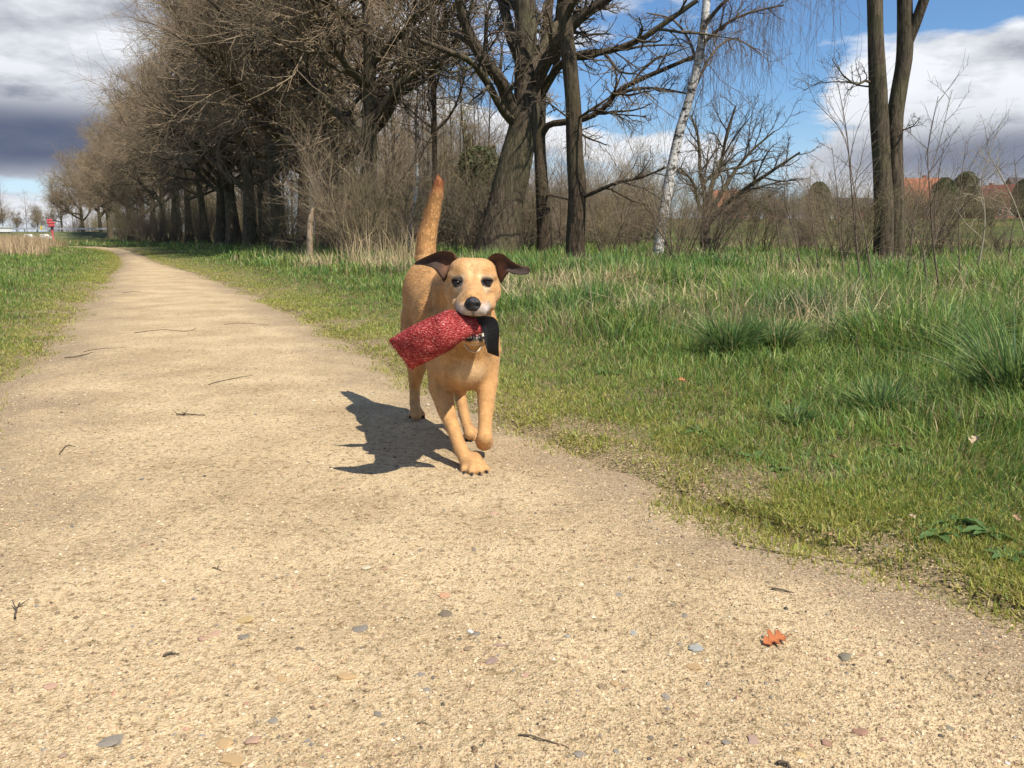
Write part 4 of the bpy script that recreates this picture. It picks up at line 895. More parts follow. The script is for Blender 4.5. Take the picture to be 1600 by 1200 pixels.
# torso
ell(P(721,538,2.64), (.100, .17, .140), .03, YAW)
ell(P(722,574,2.56), (.075, .09, .066), .03, YAW)                      # brisket
cap(P(716,515,2.68), P(692,487,2.86), .110, .096, .03)
cap(P(691,486,2.86), P(674,462,3.03), .094, .088, .03)
ell(P(672,450,3.06), (.088, .12, .100), .03, YAW)                      # croup
ell(P(654,470,3.03), (.050, .095, .105), .02, YAW); ell(P(698,475,3.03), (.052, .095, .105), .025, YAW)   # haunches
ell(P(671,503,2.69), (.046, .075, .110), .016, YAW); ell(P(757,532,2.62), (.038, .080, .12), .02, YAW)   # shoulder blades
cap(P(712,455,2.72), P(732,442,2.46), .080, .066, .03)                 # neck top
cap(P(724,535,2.56), P(737,470,2.42), .082, .058, .03)                 # throat
# head
ell(P(738,432,2.385), (.064, .078, .047), .015); ell(P(724,420,2.365), (.036, .060, .028), .016); ell(P(753,421,2.365), (.036, .060, .028), .016)                         # skull
ell(P(738,430,2.335), (.050, .040, .037), .02)                         # forehead
ell(P(711,455,2.372), (.029, .050, .036), .03); ell(P(766,456,2.372), (.029, .050, .036), .03)        # cheeks
ell(P(712,431,2.334), (.021, .022, .0105), .014); ell(P(763,432,2.334), (.021, .022, .0105), .014)      # brow ridges
ell(P(738,446,2.310), (.026, .05, .030), .02)                          # stop
cap(P(738,458,2.290), P(738,466,2.190), .034, .0245, .018)              # muzzle bridge
ell(P(725,476,2.222), (.0225, .058, .026), .014, .18); ell(P(752,477,2.222), (.0225, .058, .026), .014, -.18)   # lips
ell(P(729,481,2.186), (.021, .022, .017), .012); ell(P(749,483,2.186), (.021, .022, .017), .012)      # muzzle tip
ell(P(738,482,2.20), (.028, .03, .013), .01)
ell(P(713,472,2.31), (.011, .040, .018), .03); ell(P(767,473,2.30), (.013, .040, .022), .02)        # lip corners, puffed cheek
cap(P(741,527,2.275), P(741,515,2.40), .023, .050, .02)                # lower jaw
ell(P(741,532,2.250), (.029, .030, .012), .012)
ell(P(741,506,2.30), (.028, .085, .022), .008, op=carve)               # the open mouth
ell(P(741,523,2.262), (.020, .030, .008), .006, op=carve)
for px_ in (714.5, 760.5): ell(P(px_,441.5,2.284), (.0140, .012, .0092), .005, op=carve)   # eye sockets
for px_ in (716, 759): ell(P(px_,452,2.312), (.016, .022, .013), .022)
for px_ in (703, 773): ell(P(px_,459,2.275), (.016, .030, .014), .022, op=carve)
ell(P(738,421,2.268), (.006, .030, .028), .012, op=carve)              # furrow
# tail
chain([P(668,430,3.14), P(665,398,3.18), P(667,370,3.20), P(675,335,3.21), P(682,306,3.21), P(685,288,3.21), P(684,279,3.21)], [.040, .037, .034, .029, .024, .018, .008], .02)
# front leg on the ground (viewer left)
A = [P(690,560,2.60), P(689,605,2.58), P(697,640,2.53), P(709,672,2.47), P(719,700,2.425), P(729,722,2.39)]
chain(A, [.050, .037, .0260, .0190, .0185, .019], .02)
pawA = G(741,742); pawA = np.array([pawA[0], pawA[1]+.015, .0])
# lifted front leg (viewer right)
B = [P(758,555,2.58), P(760,595,2.56), P(760,632,2.52), P(758,660,2.47), P(757,684,2.435), P(757,690,2.46)]
chain(B, [.043, .035, .024, .0190, .0215, .0215], .02); chain([P(757,690,2.455), P(757,690,2.53), P(757,690,2.57)], [.024, .023, .020], .015)
# hind legs
C_ = [P(654,500,3.00), P(649,548,2.94), P(651,575,3.02), P(648,602,3.13), P(648,628,3.10), P(650,648,3.06)]
chain(C_, [.060, .046, .033, .0200, .0180, .0195], .025)
D_ = [P(702,500,2.98), P(716,560,2.84), P(720,590,2.86), P(719,618,2.93), P(725,648,2.83), P(734,678,2.745)]
chain(D_, [.062, .046, .032, .0195, .0170, .0185], .025)
def paw(c, yaw, s=1., z=0.):
    fx, fy = math.sin(yaw), -math.cos(yaw); rx_, ry_ = math.cos(yaw), math.sin(yaw)
    w = lambda r, f, h: np.array([c[0]+rx_*r*s+fx*f*s, c[1]+ry_*r*s+fy*f*s, z+h*s])
    cap(w(0, -.035, .026), w(0, .005, .024), .024*s, .026*s, .015)
    tips = []
    for r, f, sp__ in ((-.027, .020, -.30), (-.0095, .036, -.1), (.0095, .036, .1), (.027, .020, .30)):
        cap(w(r*.7, f-.028, .022), w(r, f, .0165), .0125*s, .0115*s, .006); tips.append((w(r*1.08, f+.010, .013), w(r*1.25, f+.026, .003)))
    return tips
clw = paw(pawA, .12, 1.08)+paw(G(650,656)+np.array([0, .03, 0]), .1, .85)+paw(G(738,692)+np.array([0, .03, 0]), .15, .85)
def surface_nets(F):
    S = F < 0; nx, ny, nz = F.shape
    occ = np.zeros((nx-1, ny-1, nz-1), np.int8)
    for dx in (0, 1):
        for dy in (0, 1):
            for dz in (0, 1): occ += S[dx:nx-1+dx, dy:ny-1+dy, dz:nz-1+dz]
    cells = np.argwhere((occ > 0) & (occ < 8)); ids = np.full(occ.shape, -1, np.int32); ids[tuple(cells.T)] = np.arange(len(cells))
    acc = np.zeros((len(cells), 3)); cnt = np.zeros(len(cells))
    cs = [(a, b_, c_) for a in (0, 1) for b_ in (0, 1) for c_ in (0, 1)]
    for a in cs:
        for ax in range(3):
            if a[ax]: continue
            c2 = list(a); c2[ax] = 1; f0 = F[cells[:, 0]+a[0], cells[:, 1]+a[1], cells[:, 2]+a[2]]; f1 = F[cells[:, 0]+c2[0], cells[:, 1]+c2[1], cells[:, 2]+c2[2]]
            k = (f0 < 0) != (f1 < 0); t = f0[k]/(f0[k]-f1[k]); p = np.tile(np.array(a, float), (k.sum(), 1)); p[:, ax] += t; acc[k] += p; cnt[k] += 1
    V = lo+H_*(cells+acc/cnt[:, None]); Q = []
    for ax in range(3):
        u, v = [(1, 2), (2, 0), (0, 1)][ax]
        s0 = [slice(None)]*3; s1 = [slice(None)]*3; s0[ax] = slice(0, -1); s1[ax] = slice(1, None)
        ch = np.argwhere(S[tuple(s0)] != S[tuple(s1)]); ch = ch[(ch[:, u] > 0) & (ch[:, v] > 0) & (ch[:, u] < occ.shape[u]) & (ch[:, v] < occ.shape[v])]
        du = np.zeros(3, int); du[u] = 1; dv = np.zeros(3, int); dv[v] = 1
        q = np.stack([ids[tuple((ch-du-dv).T)], ids[tuple((ch-dv).T)], ids[tuple(ch.T)], ids[tuple((ch-du).T)]], -1)
        fl = S[tuple(ch.T)]; q[~fl] = q[~fl][:, ::-1]; Q.append(q)
    return V, np.concatenate(Q)
DV, DQ = surface_nets(F)
# smooth a little, keep volume
e0 = np.concatenate([DQ[:, [0, 1]], DQ[:, [1, 2]], DQ[:, [2, 3]], DQ[:, [3, 0]]])
for it_ in range(4):
    s_ = np.zeros_like(DV); n_ = np.zeros(len(DV)); np.add.at(s_, e0[:, 0], DV[e0[:, 1]]); np.add.at(n_, e0[:, 0], 1)
    DV = DV+(.5 if it_ % 2 == 0 else -.45)*(s_/n_[:, None]-DV)
fn = np.cross(DV[DQ[:, 2]]-DV[DQ[:, 0]], DV[DQ[:, 3]]-DV[DQ[:, 1]]); DN = np.zeros_like(DV)
for k in range(4): np.add.at(DN, DQ[:, k], fn)
DN = nrm(DN)
# coat colours by body region
tan = np.array([.50, .272, .102]); c = np.tile(tan, (len(DV), 1))*(.88+.24*fbm(DV[:, 0]*14+DV[:, 1]*9, DV[:, 2]*14, 3, 71))[:, None]
def wgt(ctr, r, soft=.5):
    d = np.sqrt((((DV-np.asarray(ctr))/np.asarray(r))**2).sum(1)); return np.clip((1-d)/soft, 0, 1)[:, None]
def paint(c, ctr, r, colr, amt=1., soft=.5): w = wgt(ctr, r, soft)*amt; return c*(1-w)+np.array(colr)*w
head = np.clip((2.47-DV[:, 1])/.06, 0, 1)[:, None]*np.clip((DV[:, 2]-.36)/.03, 0, 1)[:, None]
c = c*(1-head*.5)+np.array([.60,.335,.135])*head*.5
c = paint(c, P(738,420,2.31), (.035, .07, .03), (.66,.42,.20), .7)                 # pale forehead
c = paint(c, P(738,460,2.25), (.028, .06, .022), (.34,.165,.07), .9)                # browner nose bridge
for px_ in (722, 755): c = paint(c, P(px_,482,2.195), (.036, .075, .023), (.52,.46,.41), 1., .7)   # white muzzle
c = paint(c, P(738,488,2.18), (.04, .05, .015), (.50,.45,.40), .9); c = paint(c, P(739,490,2.17), (.004, .04, .012), (.05,.04,.035), .9, .6)
for px_, py_l in ((722, 492), (754, 494)): c = paint(c, P(px_,py_l+1.5,2.20), (.032, .06, .0055), (.06,.045,.04), .85, .6)
for px_, s_ in ((714, -1), (761, 1)):
    c = paint(c, P(px_-s_*2,452,2.29), (.020, .04, .014), (.68,.50,.30), .8)          # light patch under the eye
    c = paint(c, P(px_+s_*2,432,2.31), (.018, .03, .007), (.66,.50,.33), .45)          # light brow
    c = paint(c, P(px_-s_*9,432,2.30), (.013, .03, .010), (.68,.47,.26), .8)
    c = paint(c, P(px_,441,2.297), (.0235, .030, .0160), (.014,.010,.009), 1., .25)   # dark lids
    c = paint(c, P(px_-s_*8.5,445.5,2.285), (.0120, .014, .0060), (.03,.022,.018), 1., .4); c = paint(c, P(px_-s_*6,435,2.295), (.007, .025, .006), (.08,.055,.04), .8, .5)
c = paint(c, P(773,470,2.29), (.013, .05, .012), (.40,.22,.10), .6)
c = paint(c, P(741,529,2.24), (.038, .05, .010), (.03,.025,.022), .95, .4)            # black lower lip
c = paint(c, P(741,540,2.25), (.036, .06, .010), (.60,.50,.40), .8)                   # pale chin
c = paint(c, P(741,506,2.31), (.036, .085, .026), (.10,.025,.022), 1., .25)           # inside the mouth
c = paint(c, P(741,523,2.262), (.024, .035, .010), (.16,.06,.055), 1., .3)
c = paint(c, P(684,286,3.21), (.05, .06, .055), (.30,.105,.04), .95, .6)               # red-brown tail tip
c = paint(c, P(668,330,3.19), (.022, .05, .10), (.36,.17,.06), .5, .8)
low = np.clip((.12-DV[:, 2])/.1, 0, 1)[:, None]; c = c*(1-low*.3)+np.array([.58,.34,.15])*low*.3
c = paint(c, P(735,585,2.47), (.07, .07, .05), (.62,.44,.24), .6)
spk = (fbm(DV[:, 0]*420, DV[:, 2]*420+DV[:, 1]*200, 2, 77)-.45)[:, None]*np.clip(wgt(P(738,482,2.2), (.07, .08, .04), .5), 0, 1); c = c*(1+1.3*spk)
str_ = (fbm(DV[:, 0]*60, DV[:, 1]*16+DV[:, 2]*30, 3, 78)-.45)[:, None]*np.clip((DV[:, 1:2]-2.42)/.05, 0, 1); c = c*(1+.45*str_)
c = np.clip(c, .004, .9)
coat = simple('dog_coat', (1,1,1), .75, .10, 60, attr=True, spec=.2, bump=.25, bscale=260, sheen=.15)
dbase = np.array([-.22, 2.72, 0.])
dog = empty('dog', dbase); tag(dog, 'tan dog with dark flying ears trotting towards us along the path', 'dog')
def dpart(name, me, mat, parent=None):
    o = link(name, me, mat, parent or dog); 
    if parent is None: o.location = -dbase
    return o
dog_body = dpart('body', make_mesh('body', DV, None, DQ, c, True), coat)
# short coat hairs
NH = 120000
ar = np.linalg.norm(fn, axis=1)*.5; hq = rng.choice(len(DQ), NH, p=ar/ar.sum()); uv = rng.random((NH, 2))
q0 = DQ[hq]; pos = DV[q0[:, 0]]*((1-uv[:, :1])*(1-uv[:, 1:]))+DV[q0[:, 1]]*(uv[:, :1]*(1-uv[:, 1:]))+DV[q0[:, 2]]*(uv[:, :1]*uv[:, 1:])+DV[q0[:, 3]]*((1-uv[:, :1])*uv[:, 1:])
nr = DN[q0[:, 0]]; hc = c[q0[:, 0]]
flow = np.tile(np.array([-.25, .8, -.45]), (NH, 1)); leg = pos[:, 2] < .33; flow[leg] = (0, .15, -1)
tl = (pos[:, 1] > 3.12) & (pos[:, 2] > .60); flow[tl] = (.06, .05, 1.)
hd = (pos[:, 1] < 2.45) & (pos[:, 2] > .38); rad_ = pos-P(738,470,2.15); flow[hd] = rad_[hd]/np.linalg.norm(rad_[hd], axis=1, keepdims=True)
flow = nrm(flow+rng.normal(0, .18, (NH, 3))); fl = nrm(flow-(flow*nr).sum(1, keepdims=True)*nr)
ln = np.where(hd, .0055, np.where(leg, .006, .011))*(.6+.8*rng.random(NH)); ln[tl] *= 1.15
for px_ in (714.5, 760.5):
    de = np.abs(pos-P(px_,441.5,2.295))/np.array([.026, .05, .019]); ln = ln*np.where((de**2).sum(1) < 1, .12, 1.)
dk = (hc.max(1) < .12); ln[dk] *= .3; ln[(np.abs(pos-P(741,510,2.25)) < (.04, .1, .04)).all(1)] *= .3
dr = nrm(fl+nr*np.where(hd, .25, np.where(leg, .22, .28))[:, None]); sd = nrm(np.cross(dr, nr)); wd_ = (.0007+.0007*rng.random(NH))[:, None]
HV = np.stack([pos-nr*.001-sd*wd_, pos-nr*.001+sd*wd_, pos+dr*ln[:, None]], 1).reshape(-1, 3)
hcol = hc*np.where(leg, .80+.42*rng.random(NH), .76+.46*rng.random(NH))[:, None]*(1+.4*(fbm(pos[:, 0]*70, pos[:, 1]*25+pos[:, 2]*45, 2, 79)-.4))[:, None]
fur = dpart('fur', make_mesh('fur', HV, np.arange(NH*3).reshape(-1, 3), None, np.repeat(hcol, 3, 0), False), simple('dog_hair', (1,1,1), .6, .05, 30, attr=True, spec=.3, transl=.15)); fur['kind'] = 'stuff'
black = simple('black_nose_skin', (.012,.011,.012), .38, .2, 200, bump=.35, bscale=500, spec=.5)
# nose leather with nostrils
V_, T_, Q_ = lathe_blob((0, 0, 0), (1, 1, 1), 24, 16); V_ = np.sign(V_)*np.abs(V_)**.93
xz = V_.copy(); xz[:, 0] *= .0215*(1-.12*np.clip(-V_[:, 2], 0, 1)); xz[:, 1] *= .017; xz[:, 2] *= .0190
xz[:, 2] -= .004*np.abs(V_[:, 0])**2*(V_[:, 2] > 0)
for s_ in (-1, 1):
    dd = np.exp(-(((V_[:, 0]-s_*.52)/.26)**2+((V_[:, 2]+.15)/.28)**2))*(V_[:, 1] < 0); xz[:, 1] += dd*.0105
xz[:, 1] += np.exp(-(V_[:, 0]/.12)**2)*np.clip(-V_[:, 2]+.2, 0, 1)*(V_[:, 1] < 0)*.004
dpart('nose', make_mesh('nose', xz+P(738.5,475,2.166), T_, Q_, None, True), black)
# eyes
eye = simple('dark_brown_eye', (.010,.006,.004), .05, .2, 80, spec=.5)
for px_ in (714.5, 760.5):
    V_, T_, Q_ = lathe_blob(P(px_,441.5,2.3010), (.0122, .0118, .0094), 16, 10); dpart('eye', make_mesh('eye', V_, T_, Q_, None, True), eye)
lid = simple('dark_eyelid', (.016,.011,.009), .55, .2, 90, spec=.3)
for px_, s_ in ((714.5, -1), (760.5, 1)):
    ctr = P(px_,441.5,2.2925); a = np.linspace(0, 2*math.pi, 25); ex = np.cos(a)*.0150; ez = np.sin(a)*.0086*(1-.25*np.abs(np.cos(a)))
    ex2 = ex-s_*.0015*(ex*s_ < 0); ring_ = ctr+np.stack([ex2, .0045*(np.abs(ex)/.015)**2*1.6, ez+s_*ex*.22], -1); rr = np.where(np.sin(a) > 0, .0034, .0024)
    V_, q_ = tubes(ring_[None], rr[None], 7); dpart('eyelid', make_mesh('eyelid', V_, None, q_, None, True), lid)
# claws
cm = simple('dark_claw', (.03,.025,.022), .4, .2, 60)
for a, b_ in clw:
    V_, q_ = tubes(np.array([[a+(a-b_)*.3, a, (a+b_)/2+np.array([0, 0, .003]), b_]]), np.array([[.0045, .0045, .0035, .0008]]), 7); dpart('claw', make_mesh('claw', V_, None, q_, None, True), cm)
# ears: curved flaps thrown outwards, inside facing us
earm = simple('dark_brown_ear', (1,1,1), .7, .2, 60, attr=True, spec=.25, bump=.3, bscale=220, sheen=.2)
def ear(rows, name='ear'):
    """rows: (top point, bottom point, bulge) in pixels+depth from base to tip"""
    nv = 9; tops = resample([P(*r[0]) for r in rows], 22); bots = resample([P(*r[1]) for r in rows], 22); bul = np.interp(np.linspace(0, 1, 22), np.linspace(0, 1, len(rows)), [r[2] for r in rows])
    t = np.linspace(0, 1, nv); mid = tops[:, None]*(1-t)[None, :, None]+bots[:, None]*t[None, :, None]
    mid[..., 1] += bul[:, None]*np.sin(t*math.pi)[None]
    W_ = np.linalg.norm(tops-bots, axis=1); th = np.minimum(.004, .25*W_)[:, None]*(.35+.65*np.sin(t*math.pi))[None]
    Ff = mid.copy(); Ff[..., 1] -= th/2; Bk = mid.copy(); Bk[..., 1] += th/2
    V_ = np.concatenate([Ff.reshape(-1, 3), Bk.reshape(-1, 3)]); n1_ = 22*nv; Q_ = []
    for i_ in range(21):
        for j_ in range(nv-1):
            a = i_*nv+j_; Q_.append((a, a+nv, a+nv+1, a+1)); Q_.append((n1_+a, n1_+a+1, n1_+a+nv+1, n1_+a+nv))
        for j_ in (0, nv-1):
            a = i_*nv+j_; Q_.append((a, n1_+a, n1_+a+nv, a+nv) if j_ == 0 else (a, a+nv, n1_+a+nv, n1_+a))
    for j_ in range(nv-1): a = 21*nv+j_; Q_.append((a, n1_+a, n1_+a+1, a+1))
    s_ = np.repeat(np.linspace(0, 1, 22), nv); tv = np.tile(t, 22)
    inn = np.array([.040,.021,.014])[None]*np.ones((n1_, 1)); can = np.exp(-((s_-.16)/.13)**2-((tv-.62)/.26)**2)[:, None]; inn = inn*(1-can*.8)+np.array([.26,.13,.07])*can*.8
    rim = np.clip((.22-tv)/.22, 0, 1)[:, None]; inn = inn*(1-rim)+np.array([.11,.046,.022])*rim
    outc = np.tile(np.array([.12,.05,.025]), (n1_, 1)); cc = np.concatenate([inn, outc])
    return dpart(name, make_mesh('ear', V_, None, Q_, cc, True), earm)
ear([((715,402,2.375),(694,441,2.375),.010),((707,394,2.36),(687,431,2.36),.022),((690,392,2.35),(678,420,2.35),.020),((672,398,2.35),(668,416,2.36),.010),((657,405,2.37),(657,414,2.37),.004),((647,411,2.39),(648,414,2.39),.0)])
ear([((762,403,2.375),(783,444,2.375),.010),((772,396,2.36),(789,434,2.36),.022),((786,397,2.35),(795,426,2.35),.020),((800,408,2.35),(802,428,2.36),.012),((814,415,2.37),(813,429,2.37),.008),((824,416,2.39),(823,429,2.39),.005),((828,420,2.395),(827,426,2.395),.0)])
# teeth, tongue
tooth = simple('ivory_tooth', (.78,.72,.58), .3, .1, 60, spec=.5)
for px_, py_t, hh in ((727, 521, .013), (754, 520, .014)):
    b_ = P(px_, py_t+5, 2.245); t_ = P(px_+(1 if px_ < 740 else -1), py_t-4, 2.240); V_, q_ = tubes(np.array([[b_, (b_+t_)/2, t_]]), np.array([[.0042, .0034, .0008]]), 8); dpart('tooth', make_mesh('tooth', V_, None, q_, None, True), tooth)
for k in range(5):
    px_ = 732+k*4.2; b_ = P(px_, 529.5-abs(k-2)*.5, 2.232); t_ = P(px_, 526-abs(k-2)*.5, 2.231); V_, q_ = tubes(np.array([[b_, t_]]), np.array([[.0026, .0018]]), 6); dpart('tooth', make_mesh('tooth', V_, None, q_, None, True), tooth)
V_, T_, Q_ = lathe_blob(P(738,524,2.275), (.019, .034, .006), 14, 8); dpart('tongue', make_mesh('tongue', V_, T_, Q_, None, True), simple('pink_tongue', (.42,.14,.13), .4, .2, 80, spec=.5))
# chain collar: links round the neck, a slack loop under the chin
lk = simple('pale_steel_chain', (.50,.41,.29), .5, .15, 40, metal=.3)
cb = MB(); n_ = 52; cen = P(731,490,2.49); ring = []
for k in range(n_):
    a = 2*math.pi*k/n_; p = cen+np.array([math.cos(a)*.083, math.sin(a)*.088+.0, -.030*math.sin(a)*-1.]); ring.append(p)
dip = [P(727,539,2.335), P(731,545,2.325), P(737,549,2.32), P(743,550,2.32), P(748,547,2.325), P(751,541,2.335)]
for pts_ in (np.array(dip),):
    pr = resample(pts_, 16)
    for k in range(15):
        a, b_ = pr[k], pr[k+1]; V_, q_ = tubes(np.array([[a-(b_-a)*.15, (a+b_)/2, b_+(b_-a)*.15]]), np.array([[.0022, .0032, .0022]]), 6); cb.add(V_, None, q_)
chainc = empty('collar', (0, 0, 0)); tag(chainc, 'pale chain collar hanging in a loop under the dog jaw', 'collar'); link('chain_loop', cb.mesh('chain_loop', True), lk, chainc)

# ------------------------------------------------------------------ the toy in its mouth
NS, NC = 60, 40
bote = resample([P(645,576,2.215), P(680,559,2.19), P(706,546,2.19), P(719,535,2.20), P(737,524,2.215), P(755,520,2.235)], NS)
edge = resample([P(609.5,530,2.215), P(643,510,2.19), P(676,495,2.19), P(704,484,2.20), P(724,492,2.215), P(742,497,2.235)], NS)
axis = (edge+bote)/2
wv = (edge-bote)/2; s_ = np.linspace(0, 1, NS); thick = .042*np.clip(np.sin(np.clip(s_, .0, 1)*math.pi*.93+.12), .05, 1)**.55; thick[0] = .006; thick[1] = .013
thick *= np.where(s_ > .66, 1-.55*(s_-.66)/.34, 1)
tang = nrm(np.gradient(axis, axis=0)); nv_ = nrm(np.cross(tang, nrm(wv))); th = np.arange(NC)*2*math.pi/NC
ca = np.sign(np.cos(th))*np.abs(np.cos(th))**.85; sa = np.sign(np.sin(th))*np.abs(np.sin(th))**.85
wr = 1+.06*(fbm(s_[:, None]*8+th[None]*.6, th[None]*1.3+s_[:, None]*3, 3, 81)-.45)*2
TV = axis[:, None]+wv[:, None]*(ca[None]*wr)[..., None]+nv_[:, None]*(thick[:, None]*sa[None]*wr)[..., None]
i_ = np.arange(NS-1)[:, None]*NC; k = np.arange(NC)[None]; k2 = (k+1) % NC
TQ = np.stack([i_+k, i_+NC+k, i_+NC+k2, i_+k2], -1).reshape(-1, 4); Vt = TV.reshape(-1, 3)
caps = [(0+k_, 0+k_+1, NC-2-k_, NC-1-k_) for k_ in range(0, NC//2-1)]+[((NS-1)*NC+k_+1, (NS-1)*NC+k_, (NS-1)*NC+NC-1-k_, (NS-1)*NC+NC-2-k_) for k_ in range(0, NC//2-1)]
m, nt, b = new_mat('red_woven_jute'); b.inputs['Roughness'].default_value = .9; b.inputs['Specular IOR Level'].default_value = .1
tcn = nd(nt, 'ShaderNodeTexCoord'); mp = nd(nt, 'ShaderNodeMapping'); mp.inputs['Rotation'].default_value = (0, .38, 0); mp.inputs['Scale'].default_value = (190, 190, 330); nt.links.new(tcn.outputs['Object'], mp.inputs['Vector'])
vo = nd(nt, 'ShaderNodeTexVoronoi', Scale=1.0); nt.links.new(mp.outputs[0], vo.inputs['Vector']); n_ = nd(nt, 'ShaderNodeTexNoise', Scale=.9, Detail=3.0, Roughness=.7); nt.links.new(mp.outputs[0], n_.inputs['Vector'])
r_ = nd(nt, 'ShaderNodeValToRGB'); e_ = r_.color_ramp.elements; e_[0].position = .34; e_[0].color = (.17,.012,.014,1); e_[1].position = .72; e_[1].color = (.74,.48,.39,1); x_ = e_.new(.52); x_.color = (.40,.055,.052,1); x2 = e_.new(.58); x2.color = (.44,.09,.08,1)
nt.links.new(n_.outputs['Fac'], r_.inputs[0])
lf = nd(nt, 'ShaderNodeTexNoise', Scale=22.0, Detail=3.0); nt.links.new(tcn.outputs['Object'], lf.inputs['Vector']); lr = nd(nt, 'ShaderNodeValToRGB'); lr.color_ramp.elements[0].position = .35; lr.color_ramp.elements[0].color = (.55,.5,.5,1); lr.color_ramp.elements[1].position = .6; lr.color_ramp.elements[1].color = (1.05,1.05,1.05,1); nt.links.new(lf.outputs['Fac'], lr.inputs[0])
lm = nd(nt, 'ShaderNodeMix', data_type='RGBA', blend_type='MULTIPLY'); lm.inputs[0].default_value = 1; nt.links.new(r_.outputs[0], lm.inputs[6]); nt.links.new(lr.outputs[0], lm.inputs[7]); nt.links.new(lm.outputs[2], b.inputs['Base Color'])
bp = nd(nt, 'ShaderNodeBump', Strength=.8, Distance=.004); bp.invert = True; nt.links.new(vo.outputs['Distance'], bp.inputs['Height']); nt.links.new(bp.outputs[0], b.inputs['Normal']); M['jute'] = m
tb = np.array(P(690,530,2.21)); toy = empty('tug_toy', tb); tag(toy, 'red woven tug toy with white flecks held in the dog mouth', 'dog toy')
o = link('sleeve', make_mesh('sleeve', Vt-tb, None, np.concatenate([TQ, np.array(caps)]), None, True), M['jute'], toy)
# end seam: rolled hem at the far end
hp = np.stack([axis[0]+wv[0]*a for a in np.linspace(-1.02, 1.02, 12)])+rng.normal(0, .0008, (12, 3)); V_, q_ = tubes(hp[None], np.full((1, 12), .0062), 8); link('seam', make_mesh('seam', V_-tb, None, q_, None, True), M['jute'], toy)
# loose threads at the hem
fr_ = MB()
for k in range(50):
    a = axis[0]+wv[0]*rng.uniform(-1, 1); d_ = nrm(-tang[0]+rng.normal(0, .6, 3)); p_ = np.array([a, a+d_*.006, a+d_*.012+np.array([0, 0, -.003])]); V_, q_ = tubes(p_[None], np.full((1, 3), .0005), 3); fr_.add(V_-tb, None, q_)
link('loose_threads', fr_.mesh('loose_threads'), M['jute'], toy)['kind'] = 'stuff'
# black webbing loop
def ribbon(cl, wd, th_):
    cl_ = resample([c_[0] for c_ in cl], 28); sd_ = resample([c_[1] for c_ in cl], 28); ww = nrm(sd_)*wd/2; tg = nrm(np.gradient(cl_, axis=0)); nn = nrm(np.cross(tg, nrm(sd_)))*th_/2
    ring_ = np.stack([cl_-ww-nn, cl_+ww-nn, cl_+ww+nn, cl_-ww+nn], 1); V_ = ring_.reshape(-1, 3); Q_ = []
    for i_ in range(27):
        for k_ in range(4): Q_.append((4*i_+k_, 4*i_+(k_+1) % 4, 4*i_+4+(k_+1) % 4, 4*i_+4+k_))
    return V_, Q_+[(3, 2, 1, 0), (108, 109, 110, 111)]
web = simple('black_webbing', (.008,.008,.009), .6, .2, 300, bump=.4, bscale=700, spec=.25)
rb_ = ribbon([(P(744,503,2.25), np.array([.3, 0, .9])), (P(756,502,2.225), np.array([.5, -.2, .9])), (P(767,503,2.205), np.array([.85, -.3, .6])), (P(771,518,2.20), np.array([1, -.1, .1])), (P(770,536,2.205), np.array([1, .1, -.2])), (P(771,550,2.215), np.array([.8, .2, -.3])),
              (P(771,553,2.226), np.array([.8, .2, -.3])), (P(768,540,2.240), np.array([.9, .2, .0])), (P(762,520,2.25), np.array([.6, .2, .5])), (P(752,508,2.26), np.array([.4, 0, .8]))], .031, .0035)
link('strap_loop', make_mesh('strap_loop', rb_[0]-tb, None, rb_[1], None, False), web, toy)
